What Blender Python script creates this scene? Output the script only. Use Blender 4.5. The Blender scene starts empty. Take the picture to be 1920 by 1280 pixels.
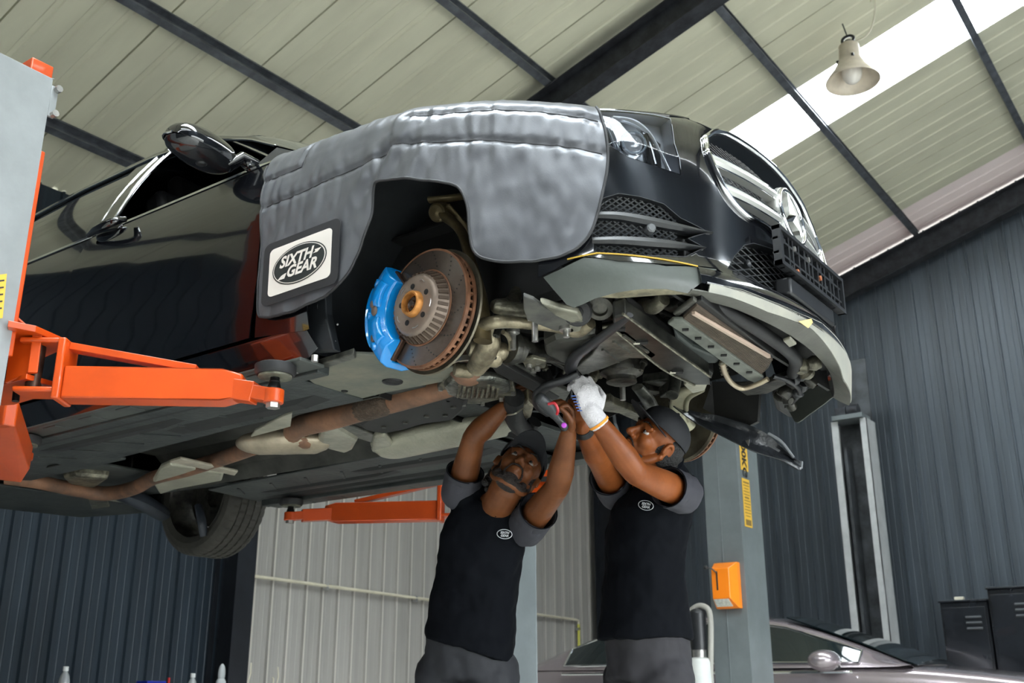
import bpy, bmesh, math, random
import numpy as np
from mathutils import Vector, Matrix, geometry
random.seed(7); np.random.seed(7)
PI = math.pi
SC = bpy.context.scene
COL = SC.collection
# ---------------------------------------------------------------- camera
L = 1.587                      # how far the lift has raised the car
FPX = 1940.0
YAW, PIT = 2.20274744, math.atan(1940.0/5814.0)
CAM = np.array([1.83706, -2.88676, L-0.76707])
FW = np.array([math.cos(YAW)*math.cos(PIT), math.sin(YAW)*math.cos(PIT), math.sin(PIT)])
RT = np.array([math.sin(YAW), -math.cos(YAW), 0.0])
UP = np.cross(RT, FW)
cd = bpy.data.cameras.new('camera'); co = bpy.data.objects.new('camera', cd); COL.objects.link(co)
cd.sensor_width = 36.0; cd.lens = 36.0*FPX/1920; cd.clip_start = 0.05; cd.clip_end = 200
co.matrix_world = Matrix(((RT[0], UP[0], -FW[0], CAM[0]), (RT[1], UP[1], -FW[1], CAM[1]), (RT[2], UP[2], -FW[2], CAM[2]), (0, 0, 0, 1)))
SC.camera = co
cd.dof.use_dof = True; cd.dof.focus_distance = 3.3; cd.dof.aperture_fstop = 5.0
# ---------------------------------------------------------------- light and exposure
SC.view_settings.view_transform = 'Standard'
try: SC.view_settings.look = 'None'
except Exception: pass
SC.view_settings.exposure = 0.62
SC.view_settings.gamma = 1.0
SC.view_settings.use_curve_mapping = False
wd = bpy.data.worlds.new('sky'); SC.world = wd; wd.use_nodes = True
bg = wd.node_tree.nodes['Background']; bg.inputs[0].default_value = (0.90, 0.96, 1.0, 1); bg.inputs[1].default_value = 17.0
_n = wd.node_tree.nodes; _l = wd.node_tree.links                 # open yard: bright overcast sky above an unseen skyline, darkened for the paint's reflections
_tc = _n.new('ShaderNodeTexCoord'); _sp = _n.new('ShaderNodeSeparateXYZ'); _rp = _n.new('ShaderNodeValToRGB')
_l.new(_tc.outputs['Generated'], _sp.inputs[0]); _l.new(_sp.outputs['Z'], _rp.inputs[0]); _l.new(_rp.outputs[0], bg.inputs[0])
_rp.color_ramp.elements[0].position = .07; _rp.color_ramp.elements[0].color = (.10, .105, .10, 1)
_rp.color_ramp.elements[1].position = .13; _rp.color_ramp.elements[1].color = (.90, .96, 1.0, 1)
def portal(loc, rot, sx, sy):
    l = bpy.data.lights.new('portal', 'AREA'); l.shape = 'RECTANGLE'; l.size = sx; l.size_y = sy
    l.cycles.is_portal = True
    o = bpy.data.objects.new('portal', l); o.location = loc; o.rotation_euler = rot; COL.objects.link(o)
portal((8.9, -1.0, 1.8), (0, PI/2, 0), 3.6, 8)            # open front of the workshop, light falls towards -X
portal((1.6, 5.94, 7.3), (0, -math.radians(17.3), 0), 14, .8)      # the roof lights; the next two are out of view, shaped for brightness
portal((3.6, -1.76, 7.75), (0, -math.radians(17.3), 0), 10.8, 1.6)
portal((4.2, -6.21, 7.93), (0, -math.radians(17.3), 0), 9.6, .8)
# ---------------------------------------------------------------- projection helpers (world and car coordinates)
def ray(px, py):
    d = FW + RT*(px-960)/FPX - UP*(py-640)/FPX
    return d
def W(px, py, x=None, y=None, z=None, o=CAM):
    d = ray(px, py)
    t = (x-o[0])/d[0] if x is not None else (y-o[1])/d[1] if y is not None else (z-o[2])/d[2]
    return Vector(o+t*d)
CC = CAM-np.array([0, 0, L])
def P(px, py, x=None, y=None, z=None):
    return W(px, py, x, y, z, CC)
def proj(X):
    d = np.asarray(X)-CC; z = d@FW
    return np.array([960+FPX*(d@RT)/z, 640-FPX*(d@UP)/z])
# ---------------------------------------------------------------- materials
MATS = {}
def mat(name, col, rough=.5, metal=0., var=0., scale=6., bump=0., bscale=60., coat=0., spec=.5, col2=None, stretch=(1, 1, 1), alpha=1., trans=0., emit=0., sheen=0.):
    if name in MATS: return MATS[name]
    m = bpy.data.materials.new(name); m.use_nodes = True; nt = m.node_tree; b = nt.nodes['Principled BSDF']
    b.inputs['Base Color'].default_value = (*col, 1); b.inputs['Roughness'].default_value = rough; b.inputs['Metallic'].default_value = metal
    b.inputs['Coat Weight'].default_value = coat; b.inputs['Coat Roughness'].default_value = .03
    b.inputs['Specular IOR Level'].default_value = spec; b.inputs['Transmission Weight'].default_value = trans
    b.inputs['Sheen Weight'].default_value = sheen
    if emit: b.inputs['Emission Color'].default_value = (*col, 1); b.inputs['Emission Strength'].default_value = emit
    if var or bump or col2:
        tc = nt.nodes.new('ShaderNodeTexCoord'); mp = nt.nodes.new('ShaderNodeMapping'); mp.inputs['Scale'].default_value = stretch
        nt.links.new(tc.outputs['Object'], mp.inputs['Vector'])
    if var or col2:
        n = nt.nodes.new('ShaderNodeTexNoise'); n.inputs['Scale'].default_value = scale; n.inputs['Detail'].default_value = 6; n.inputs['Roughness'].default_value = .62
        nt.links.new(mp.outputs[0], n.inputs['Vector'])
        r = nt.nodes.new('ShaderNodeValToRGB'); r.color_ramp.elements[0].position = .36; r.color_ramp.elements[1].position = .66
        c2 = col2 if col2 else tuple(min(1, c*(1+var)) for c in col)
        c1 = col if col2 else tuple(c*(1-var) for c in col)
        r.color_ramp.elements[0].color = (*c1, 1); r.color_ramp.elements[1].color = (*c2, 1)
        nt.links.new(n.outputs['Fac'], r.inputs[0]); nt.links.new(r.outputs[0], b.inputs['Base Color'])
    if bump:
        n2 = nt.nodes.new('ShaderNodeTexNoise'); n2.inputs['Scale'].default_value = bscale; n2.inputs['Detail'].default_value = 4
        nt.links.new(mp.outputs[0], n2.inputs['Vector'])
        bp = nt.nodes.new('ShaderNodeBump'); bp.inputs['Strength'].default_value = bump; bp.inputs['Distance'].default_value = .01
        nt.links.new(n2.outputs['Fac'], bp.inputs['Height']); nt.links.new(bp.outputs[0], b.inputs['Normal'])
    MATS[name] = m; return m
M_BLACK = mat('black_car_paint', (.004, .0045, .006), .10, 0, coat=1., spec=.6)
M_ROOF = mat('cream_roof_sheet', (.60, .585, .45), .55, 0, var=.10, scale=.7, stretch=(.5, 3, 1), bump=.05)
M_STEEL = mat('dark_steel_beam', (.028, .030, .036), .55, .3, var=.45, scale=9, bump=.25, bscale=30)
M_PURLIN = mat('grey_steel_purlin', (.13, .14, .16), .42, .5, var=.3, scale=8, bump=.1)
M_WALLD = mat('dark_blue_wall_sheet', (.050, .062, .076), .42, .15, var=.22, scale=1.2, stretch=(6, 6, .35), bump=.05, bscale=8)
M_WALLL = mat('navy_wall_sheet', (.020, .031, .043), .42, .15, var=.22, scale=1.2, stretch=(6, 6, .35), bump=.05, bscale=8)
M_WALLG = mat('light_grey_wall_sheet', (.34, .325, .30), .5, .1, var=.10, scale=1.3, stretch=(5, 5, .3), bump=.05, bscale=8)
M_POST = mat('grey_painted_post', (.145, .165, .17), .42, .1, var=.10, scale=5, bump=.05)
M_POSTN = mat('pale_grey_post_paint', (.25, .265, .27), .42, .1, var=.10, scale=5, bump=.05)
M_ORANGE = mat('orange_paint', (.55, .065, .005), .33, 0, var=.08, scale=7, coat=.25)
M_RUBBER = mat('black_rubber', (.012, .012, .013), .6, 0, var=.3, scale=40)
M_BLKPL = mat('black_plastic', (.013, .014, .016), .38, 0, var=.15, scale=20)
M_CHROME = mat('chrome', (.82, .83, .85), .07, 1.)
M_SATIN = mat('satin_silver', (.62, .62, .62), .28, .9)
M_BOLT = mat('zinc_bolt', (.45, .44, .42), .35, .9, var=.2, scale=30)
M_FLOOR = mat('concrete_floor', (.58, .57, .53), .45, 0, var=.12, scale=1.5)
# ---------------------------------------------------------------- mesh builder
class MB:
    def __init__(s): s.v = []; s.f = []
    def add(s, vs, fs):
        n = len(s.v); s.v += [tuple(v) for v in vs]; s.f += [tuple(i+n for i in f) for f in fs]; return s
    def box(s, c, size, rot=None):
        vs = []
        for dx in (-.5, .5):
            for dy in (-.5, .5):
                for dz in (-.5, .5):
                    v = Vector((dx*size[0], dy*size[1], dz*size[2]))
                    if rot is not None: v = rot @ v
                    vs.append(v+Vector(c))
        return s.add(vs, [(0, 1, 3, 2), (4, 6, 7, 5), (0, 4, 5, 1), (2, 3, 7, 6), (0, 2, 6, 4), (1, 5, 7, 3)])
    def bar(s, a, b, w, h, up=(0, 0, 1), taper=1.):
        a = Vector(a); b = Vector(b); d = (b-a).normalized(); side = d.cross(Vector(up)).normalized(); u = side.cross(d)
        vs = []
        for p, k in ((a, 1), (b, taper)):
            for i, j in ((-1, -1), (1, -1), (1, 1), (-1, 1)): vs.append(p+side*i*w/2*k+u*j*h/2*k)
        return s.add(vs, [(0, 1, 2, 3), (7, 6, 5, 4), (0, 4, 5, 1), (1, 5, 6, 2), (2, 6, 7, 3), (3, 7, 4, 0)])
    def tube(s, pts, r, n=12, cap=True, closed=False, flat=1., up=None):
        pts = [Vector(p) for p in pts]; m = len(pts); rs = r if hasattr(r, '__len__') else [r]*m
        rings = []; prev = None
        for i, p in enumerate(pts):
            if closed: t = (pts[(i+1) % m]-pts[i-1]).normalized()
            else: t = (pts[min(i+1, m-1)]-pts[max(i-1, 0)]).normalized()
            if prev is None:
                a = Vector(up) if up is not None else (Vector((0, 0, 1)) if abs(t.z) < .9 else Vector((1, 0, 0)))
                u = (a-t*a.dot(t)).normalized()
            else: u = (prev-t*prev.dot(t)).normalized()
            prev = u; w = t.cross(u)
            rings.append([p+(u*math.cos(2*PI*k/n)*flat+w*math.sin(2*PI*k/n))*rs[i] for k in range(n)])
        base = [v for rg in rings for v in rg]; fs = []
        for i in range(m if closed else m-1):
            j = (i+1) % m
            for k in range(n): fs.append((i*n+k, i*n+(k+1) % n, j*n+(k+1) % n, j*n+k))
        if cap and not closed: fs += [tuple(range(n))[::-1], tuple(range((m-1)*n, m*n))]
        return s.add(base, fs)
    def cyl(s, a, b, r, r2=None, n=20): return s.tube([a, b], [r, r if r2 is None else r2], n)
    def lathe(s, o, ax, prof, n=32, sx=(1, 0, 0)):      # prof: (distance along axis, radius)
        o = Vector(o); ax = Vector(ax).normalized(); a = Vector(sx) if abs(ax.dot(Vector(sx))) < .9 else Vector((0, 1, 0))
        u = (a-ax*a.dot(ax)).normalized(); w = ax.cross(u); m = len(prof); vs = []; fs = []
        for d, r in prof:
            for k in range(n): vs.append(o+ax*d+(u*math.cos(2*PI*k/n)+w*math.sin(2*PI*k/n))*max(r, 1e-4))
        for i in range(m-1):
            for k in range(n): fs.append((i*n+k, i*n+(k+1) % n, (i+1)*n+(k+1) % n, (i+1)*n+k))
        return s.add(vs, fs)
    def prism(s, pts, d):                                # planar outline of 3D points pushed along vector d
        pts = [Vector(p) for p in pts]; d = Vector(d); m = len(pts)
        return s.add(pts+[p+d for p in pts], [tuple(range(m))[::-1], tuple(range(m, 2*m))]+[(i, (i+1) % m, m+(i+1) % m, m+i) for i in range(m)])
    def grid(s, rows):
        m = len(rows[0]); vs = [v for r in rows for v in r]
        return s.add(vs, [(i*m+j, i*m+j+1, (i+1)*m+j+1, (i+1)*m+j) for i in range(len(rows)-1) for j in range(m-1)])
    def ball(s, c, r, n=16, m=10, rot=None):
        rr = (r, r, r) if not hasattr(r, '__len__') else r; c = Vector(c); vs = []; fs = []
        for i in range(m+1):
            t = PI*i/m
            for k in range(n):
                v = Vector((rr[0]*math.sin(t)*math.cos(2*PI*k/n), rr[1]*math.sin(t)*math.sin(2*PI*k/n), rr[2]*math.cos(t)))
                if rot is not None: v = rot @ v
                vs.append(c+v)
        for i in range(m):
            for k in range(n): fs.append((i*n+k, (i+1)*n+k, (i+1)*n+(k+1) % n, i*n+(k+1) % n))
        return s.add(vs, fs)
    def build(s, name, material, parent=None, smooth=True, bevel=0., world=True, weld=False, solid=0., angle=40, sub=0, offset=-1., recalc=True):
        off = parent['_o'] if parent is not None and world and '_o' in parent else (0, 0, 0)
        me = bpy.data.meshes.new(name)
        me.from_pydata([(v[0]-off[0], v[1]-off[1], v[2]-off[2]) for v in s.v], [], s.f)
        bm = bmesh.new(); bm.from_mesh(me); bmesh.ops.remove_doubles(bm, verts=bm.verts, dist=1e-5)
        if recalc: bmesh.ops.recalc_face_normals(bm, faces=bm.faces)
        if solid:
            bm.normal_update(); bm.verts.ensure_lookup_table(); vs_ = list(bm.verts); fs_ = list(bm.faces); be = [e for e in bm.edges if len(e.link_faces) == 1]
            k1, k0 = (-1, 0) if offset < -.5 else (-.5, .5) if abs(offset) < .5 else (0, 1)
            nv = {v: bm.verts.new(v.co+v.normal*solid*k1) for v in vs_}
            if k0:
                for v in vs_: v.co = v.co+v.normal*solid*k0
            for f in fs_: bm.faces.new([nv[v] for v in reversed(f.verts)])
            for e in be:
                l = e.link_loops[0]; a_, b_ = l.vert, l.link_loop_next.vert
                try: bm.faces.new((b_, a_, nv[a_], nv[b_]))
                except ValueError: pass
            bm.normal_update()
        for f in bm.faces: f.smooth = smooth
        if smooth and angle < 180:
            for e in bm.edges:
                if len(e.link_faces) == 2 and e.calc_face_angle(0) > math.radians(angle): e.smooth = False
        bm.to_mesh(me); bm.free()
        me.materials.append(material)
        o = bpy.data.objects.new(name, me); COL.objects.link(o)
        if parent is not None:
            o.parent = parent
            if '_o' in parent: o['_o'] = parent['_o']
        if bevel:
            q = o.modifiers.new('b', 'BEVEL'); q.width = bevel; q.segments = 2; q.limit_method = 'ANGLE'; q.angle_limit = math.radians(40); q.harden_normals = False
        if sub:
            q = o.modifiers.new('u', 'SUBSURF'); q.levels = sub; q.render_levels = sub
        return o
def thing(name, label, cat, loc=(0, 0, 0), group=None):
    o = bpy.data.objects.new(name, None); COL.objects.link(o); o.location = loc; o.empty_display_size = .1
    o['_o'] = tuple(loc); o['label'] = label; o['category'] = cat
    if group: o['group'] = group
    return o
def tag(o, label, cat, group=None):
    o['label'] = label; o['category'] = cat
    if group: o['group'] = group
    return o
def struct(o): o['kind'] = 'structure'; return o
def bez(pts, n=8):                                       # Catmull-Rom through points
    P_ = [Vector(p) for p in pts]; P_ = [P_[0]*2-P_[1]]+P_+[P_[-1]*2-P_[-2]]; out = []
    for i in range(1, len(P_)-2):
        a, b, c, d = P_[i-1:i+3]
        for k in range(n):
            t = k/n; out.append(.5*((2*b)+(c-a)*t+(2*a-5*b+4*c-d)*t*t+(3*b-a-3*c+d)*t**3))
    out.append(P_[-2]); return out
def text_mesh(body, size, shear=0., bold=0.):           # 2D text as triangles (x, y) centred on the origin
    c = bpy.data.curves.new('t', 'FONT'); c.body = body; c.size = size; c.align_x = 'CENTER'; c.align_y = 'CENTER'; c.shear = shear; c.offset = bold; c.resolution_u = 3
    o = bpy.data.objects.new('t', c); COL.objects.link(o)
    dg = bpy.context.evaluated_depsgraph_get(); dg.update(); me = bpy.data.meshes.new_from_object(o.evaluated_get(dg))
    vs = [(v.co.x, v.co.y) for v in me.vertices]; fs = [tuple(p.vertices) for p in me.polygons]
    bpy.data.objects.remove(o); bpy.data.curves.remove(c); bpy.data.meshes.remove(me)
    return vs, fs
# ================================================================ THE BUILDING
XW, YW = -5.7, 9.5
SL = math.tan(math.radians(17.3))
def roofz(x): return 6.59-.13+SL*x                       # fitted roof plane
def profile(u0, u1, pitch, rw, rd, start, sub=False):    # ribbed sheet profile: list of (u, depth)
    out = [(u0, 0)]; u = start+math.ceil((u0-start)/pitch)*pitch
    while u < u1:
        for a, b in ((-rw, 0), (-rw*.5, rd), (rw*.5, rd), (rw, 0)):
            if u0 < u+a < u1: out.append((u+a, b))
        if sub:
            for q in (.33, .67):
                for a, b in ((-.008, 0), (0, .0025), (.008, 0)):
                    if u0 < u+q*pitch+a < u1: out.append((u+q*pitch+a, b))
        u += pitch
    out.append((u1, 0)); out.sort(key=lambda t: t[0]); return out
def wall(name, prof, f, z0, z1, m, m2=None):                      # f(u, d) -> (x, y)
    b = MB(); rows = []
    for u, d in prof:
        x, y = f(u, d); zt = z1 if z1 is not None else roofz(x)-.02
        rows.append([Vector((x, y, z0)), Vector((x, y, zt))])
    b.grid(rows); o = b.build(name, m, smooth=False, recalc=False)
    if m2:
        o.data.materials.append(m2); mx_ = max(d for u, d in prof)
        for p_ in o.data.polygons:
            if all(abs(prof[min(v//2, len(prof)-1)][1]-mx_) < 1e-4 for v in p_.vertices): p_.material_index = 1
    return struct(o)
b = MB(); b.box((1.5, 0.25, -.05), (15, 18.6, .1)); struct(b.build('floor', M_FLOOR, smooth=False))
zt = roofz(XW)+.0
wall('wall_left', profile(-9, 3.27, .213, .017, .026, 1.143, True), lambda u, d: (XW+d, u), 0, zt, M_WALLL)
wall('wall_left', profile(3.27, YW, .2105, .017, .026, 3.453, True), lambda u, d: (XW+d, u), 0, zt, M_WALLG, mat('pale_rib_tone', (.56, .53, .48), .5, .1))  # rib crests get a paler colour than the sheet between them
wall('wall_back', profile(XW, 9.2, .2205, .014, -.022, -1.844, True), lambda u, d: (u, YW+d), 0, None, M_WALLD)
wall('wall_front', profile(XW, 9.2, .2205, .014, .022, -1.844, False), lambda u, d: (u, -9+d), 0, None, mat('black_wall_sheet', (.012, .014, .017), .5, 0))
b = MB(); b.box((8.98, 6.25, 4.6), (.06, 6.5, 9.2)); b.box((8.98, -7.0, 4.6), (.06, 4.0, 9.2)); b.box((8.98, -1.0, 6.4), (.06, 8, 5.6)); struct(b.build('wall_right', M_WALLD, smooth=False))
# roof sheets, one translucent sheet line left open for the roof light
def roof(y0, y1, m, name, x0=XW-.1, x1=9.0, rib=True):
    prof = []
    y = y0
    prof = [(y0, .0)]
    k = y0
    while k < y1-.05:
        for q in (.2, .4, .6):
            for a, d in ((-.028, 0), (-.016, .010), (.016, .010), (.028, 0)): prof.append((k+q+a, d))
        for a, d in ((.803, 0), (.804, .05), (.816, .05), (.817, 0)):
            if k+a < y1-.02: prof.append((k+a, d))
        k += .81
    prof.append((y1, 0))
    b = MB(); b.grid([[Vector((x0, y, roofz(x0)+d)), Vector((x1, y, roofz(x1)+d))] for y, d in prof])
    o = b.build(name, m, smooth=False, recalc=False); q = o.modifiers.new('s', 'SOLIDIFY'); q.thickness = .004; q.offset = 1
    return struct(o)
M_SKYL = bpy.data.materials.new('translucent_sheet'); M_SKYL.use_nodes = True
nt = M_SKYL.node_tree; nt.nodes.remove(nt.nodes['Principled BSDF'])
tr = nt.nodes.new('ShaderNodeBsdfTransparent'); tr.inputs[0].default_value = (.85, .88, .88, 1)
tl = nt.nodes.new('ShaderNodeBsdfTranslucent'); tl.inputs[0].default_value = (.9, .92, .92, 1); mx = nt.nodes.new('ShaderNodeMixShader'); mx.inputs[0].default_value = .35
nt.links.new(tr.outputs[0], mx.inputs[1]); nt.links.new(tl.outputs[0], mx.inputs[2]); nt.links.new(mx.outputs[0], nt.nodes['Material Output'].inputs[0])
SEAM = .67-.81*11
roof(SEAM-.4, -6.62, M_ROOF, 'ceiling'); roof(-5.81, -2.57, M_ROOF, 'ceiling'); roof(-.95, 5.53, M_ROOF, 'ceiling'); roof(6.34, 8.77, M_ROOF, 'ceiling')
M_ROOFP = bpy.data.materials.new('pale_roof_sheet'); M_ROOFP.use_nodes = True; nt = M_ROOFP.node_tree; nt.nodes.remove(nt.nodes['Principled BSDF'])
_a = nt.nodes.new('ShaderNodeBsdfDiffuse'); _a.inputs[0].default_value = (.72, .66, .64, 1); _b = nt.nodes.new('ShaderNodeBsdfTranslucent'); _b.inputs[0].default_value = (.5, .42, .41, 1); _m = nt.nodes.new('ShaderNodeMixShader'); _m.inputs[0].default_value = .10
nt.links.new(_a.outputs[0], _m.inputs[1]); nt.links.new(_b.outputs[0], _m.inputs[2]); nt.links.new(_m.outputs[0], nt.nodes['Material Output'].inputs[0])
roof(8.77, YW+.1, M_ROOFP, 'ceiling')
for y0 in (5.53, -2.57, -6.62):
    b = MB(); xs0 = XW+3.2 if y0 > 0 else -1.7 if y0 > -3 else -.6
    b.grid([[Vector((xs0, y, roofz(xs0)+.003)), Vector((9, y, roofz(9)+.003))] for y in (y0, y0+(1.62 if y0 == -2.57 else .81))])
    struct(b.build({5.53: 'window_1', -2.57: 'unseen_window_2', -6.62: 'added_window_3'}[y0], M_SKYL, smooth=False))  # out of view: double strip widened for toplight, outermost strip added for daylight
    b = MB(); b.grid([[Vector((XW-.1, y, roofz(XW-.1))), Vector((xs0, y, roofz(xs0)))] for y in (y0, y0+(1.62 if y0 == -2.57 else .81))]); struct(b.build('ceiling', M_ROOF, smooth=False))
# steel: purlins along Y, rafters along X (each one its own object)
def purlin(x):
    b = MB(); z = roofz(x); a = math.atan(SL)
    R = Matrix.Rotation(-a, 3, 'Y')
    y0, y1 = -9.2, YW
    sec = [(-.0325, -.004), (.0325, -.004), (.0325, -.020), (.0285, -.020), (.0285, -.008), (-.0285, -.008), (-.0285, -.121), (.0285, -.121), (.0285, -.109), (.0325, -.109), (.0325, -.125), (-.0325, -.125)]
    pts = [R @ Vector((u, 0, w)) + Vector((x, y0, z)) for u, w in sec]
    b.prism(pts, (0, y1-y0, 0)); return b.build('purlin', M_PURLIN, smooth=False)
PX = [-5.04, -3.75, -2.40, -1.035, .43, 1.75, 3.1, 4.45, 5.8, 7.15]
PLAB = {0: 'lowest grey steel purlin just above the side window of the raised car', 1: 'grey steel purlin crossing the top left above the fender cover', 2: 'grey steel purlin whose end meets the heavy black rafter over the bonnet',
        3: 'grey steel purlin crossing the bright roof light left of the hanging lamp', 4: 'grey steel purlin at the top right corner crossing the roof light'}
for i, x in enumerate(PX[:5]): tag(purlin(x), PLAB[i], 'roof beam', 'steel purlins under the roof sheets')
def ibeam(name, y, drop, h, w, x0, x1, label):
    b = MB(); t = .012
    def at(x, dz, dy): return Vector((x, y+dy, roofz(x)-drop-dz))
    for (d0, d1, w0) in ((0, t, w), (h-t, h, w), (t, h-t, t)):
        vs = [at(x, dz, dy) for x in (x0, x1) for dz in (d0, d1) for dy in (-w0/2, w0/2)]
        b.add(vs, [(0, 1, 3, 2), (4, 6, 7, 5), (0, 4, 5, 1), (2, 3, 7, 6), (0, 2, 6, 4), (1, 5, 7, 3)])
    return tag(b.build(name, M_STEEL, smooth=False), label, 'roof beam')
ibeam('rafter', 3.42, .150, .26, .16, XW+.02, 8.9, 'heavy black steel rafter running up the roof above the raised car')
ibeam('rafter', YW-.16, .150, .30, .16, XW+.02, 8.9, 'dark steel rafter along the top of the ribbed back wall')
# wall posts
def hpost(x, y, wx, wy, z1, label, m=M_STEEL, z0=0):
    b = MB(); t = .012
    b.box((x-wx/2+t/2, y, (z0+z1)/2), (t, wy, z1-z0)); b.box((x+wx/2-t/2, y, (z0+z1)/2), (t, wy, z1-z0)); b.box((x, y, (z0+z1)/2), (wx-2*t, t, z1-z0))
    return tag(b.build('steel_column', m, smooth=False), label, 'column')
M_COLD = mat('black_painted_column', (.010, .012, .016), .4, .1, var=.3, scale=6)
hpost(XW+.16, 3.10, .30, .20, roofz(XW)-.45, 'black steel column against the left wall below the rear tyre of the car', M_COLD)
hpost(XW+.30, YW-.28, .34, .22, roofz(XW)-.3, 'black steel column in the wall corner between the two mechanics', M_COLD)
# pipe on the grey wall
M_PIPE = mat('cream_pvc_pipe', (.62, .58, .45), .4, 0, var=.1)
M_PIPEY = mat('yellow_pipe', (.62, .60, .10), .4)
zp = lambda p: p+L
a = MB(); a.tube([(XW+.06, 3.27, zp(.18)), (XW+.06, 8.72, zp(.054)), (XW+.06, 8.78, zp(.045)), (XW+.06, 8.78, zp(.0))], .016, 10)
pr = tag(a.build('wall_pipe', M_PIPE), 'thin cream pipe running along the light grey ribbed wall', 'pipe')
a = MB(); a.tube([(XW+.06, 8.78, zp(.0)), (XW+.06, 8.78, zp(-.5))], .017, 10); a.build('lower_pipe', M_PIPEY, pr)['label'] = 'yellow lower length of the pipe'
for y_, z_ in ((5.6, .118), (4.3, .148), (7.3, .087)): a = MB(); a.box((XW+.05, y_, zp(z_)), (.05, .03, .06)); a.build('clip', M_SATIN, pr)
a = MB(); a.box((XW+.05, 8.78, zp(-.06)), (.05, .06, .03)); a.build('clip', M_SATIN, pr)
# ================================================================ THE LIFT THAT CARRIES THE CAR
def Z(z): return z+L
def V(p, dz=0.): return Vector((p[0], p[1], p[2]+dz))
def Wc(px, py, x=None, y=None, z=None):                   # a pixel on a plane given in car coordinates, as world point
    v = P(px, py, x, y, z); return Vector((v.x, v.y, v.z+L))
M_YEL = mat('yellow_sticker', (.70, .42, .05), .4)
M_INK = mat('black_ink', (.02, .02, .02), .5)
M_PALE = mat('pale_orange_label', (.90, .52, .22), .4)
M_GREASE = mat('greasy_brown_pin', (.055, .028, .018), .4, .6, var=.5, scale=30)
def channel(b, x, y, wx, wy, z0, z1, open_y, t=.008, lip=.05):    # C section post, opening towards open_y (+1/-1)
    h = z1-z0; zc = (z0+z1)/2
    b.box((x, y-open_y*(wy/2-t/2), zc), (wx, t, h)); b.box((x-wx/2+t/2, y, zc), (t, wy, h)); b.box((x+wx/2-t/2, y, zc), (t, wy, h))
    for s in (-1, 1): b.box((x+s*(wx/2-lip/2), y+open_y*(wy/2-t/2), zc), (lip, t, h))
def pad(par, c, ztop, znut):
    b = MB(); b.lathe((c.x, c.y, ztop-.034), (0, 0, 1), [(0, .0), (0, .055), (.010, .062), (.030, .062), (.034, .055), (.034, 0)], 28); pd = b.build('rubber_pad', M_RUBBER, par)
    b = MB(); b.lathe((c.x, c.y, ztop-.040), (0, 0, 1), [(0, 0), (0, .05), (.006, .05), (.006, 0)], 28); b.build('pad_plate', mat('grey_green_plate', (.16, .16, .12), .5, .3, var=.4, scale=40), pd)
    b = MB(); b.lathe((c.x, c.y, znut), (0, 0, 1), [(0, 0), (0, .022)]+[(.02+i*.006+(.003 if k else 0), .0145 if k else .017) for i in range(int(max(.012, ztop-.044-znut-.02)/.006)) for k in (0, 1)]+[(ztop-.040-znut, .0145), (ztop-.040-znut, 0)], 16); b.build('pad_screw', mat('black_steel', (.02, .02, .022), .35, .8), par)
def arm(par, a, m, n, zt, w=.085, h=.10, upz=.09, side=1):
    """a: yoke end, m: where the beam narrows, n: screw axis (all world points at mid height)"""
    g = thing('_', '', '') if False else None
    d = (m-a).normalized(); s = Vector((-d.y, d.x, 0))
    b = MB(); b.bar(a, m, w, h); b.bar(m, m+d*.06, w, h, taper=.72); ar = b.build('lift_arm', M_ORANGE, par, bevel=.006)
    e = (n-m).normalized()
    b = MB(); b.bar(m-e*.02+Vector((0, 0, -.004)), n-e*.06, w*.62, h*.62); b.bar(n-e*.10, n+e*.0, w*.6, .042)
    q = MB(); b.cyl(n-Vector((0, 0, .021)), n+Vector((0, 0, .021)), w*.36, n=24); b.build('arm_extension', M_ORANGE, ar, bevel=.003)
    b = MB(); b.cyl(n-Vector((0, 0, .036)), n-Vector((0, 0, .02)), .021, n=6); b.build('nut', M_BOLT, ar)
    # yoke: end plate, top and bottom lugs
    yk = a-d*.012; b = MB()
    b.bar(yk, yk+d*.024, w*1.25, h*1.12+upz*2-h, up=(0, 0, 1)) if False else None
    b.box(yk+Vector((0, 0, upz/2-.005)), (.024, w*1.3, h+upz), Matrix.Rotation(math.atan2(d.y, d.x), 3, 'Z'))
    for dz in (h/2+upz-.012, h/2-.075): b.bar(yk+Vector((0, 0, dz)), yk-d*.13+Vector((0, 0, dz)), w*1.15, .016)
    b.build('yoke', M_ORANGE, ar, bevel=.006)
    b = MB(); b.bar(a+Vector((0, 0, h/2+upz-.022)), a+d*((m-a).length*.82)+Vector((0, 0, h/2+.004)), .05, .022); b.build('brace', M_ORANGE, ar, bevel=.002)
    b = MB(); b.cyl(yk-d*.09+Vector((0, 0, h/2-.07)), yk-d*.09+Vector((0, 0, h/2+upz-.02)), .022); b.build('pivot_pin', M_GREASE, ar)
    pad(ar, n, zt, n.z+.02)
    return ar
# --- near post (left edge of the picture)
near = thing('lift_post', 'tall grey lift post at the left edge, orange arm under the near side', 'car lift', (-1.22, -1.6, 0), 'posts of the lift under the car')
YN = -1.42; ZT = 2.685
b = MB(); channel(b, -1.215, YN-.19, .28, .38, 0, ZT, 1); b.box((-1.215, YN-.19, .01), (.5, .6, .02)); b.build('post', M_POSTN, near, smooth=False, bevel=.004)
b = MB(); b.box((-1.33, YN-.16, ZT+.045), (.22, .24, .09)); b.build('top_cap', M_ORANGE, near, bevel=.006)
b = MB(); b.box((-1.08, YN+.012, ZT-.08), (.012, .024, .11))
b.build('cable_guide', M_POSTN, near, bevel=.002)
for dz in (-.035, -.125):
    b = MB(); b.cyl((-1.075, YN+.018, ZT+dz), (-1.057, YN+.018, ZT+dz), .012, n=8); b.build('bolt', M_BOLT, near)
b = MB(); x0 = -1.2-.003
def face_px(px, py): return Wc(px, py, x=-1.0705)
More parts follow.
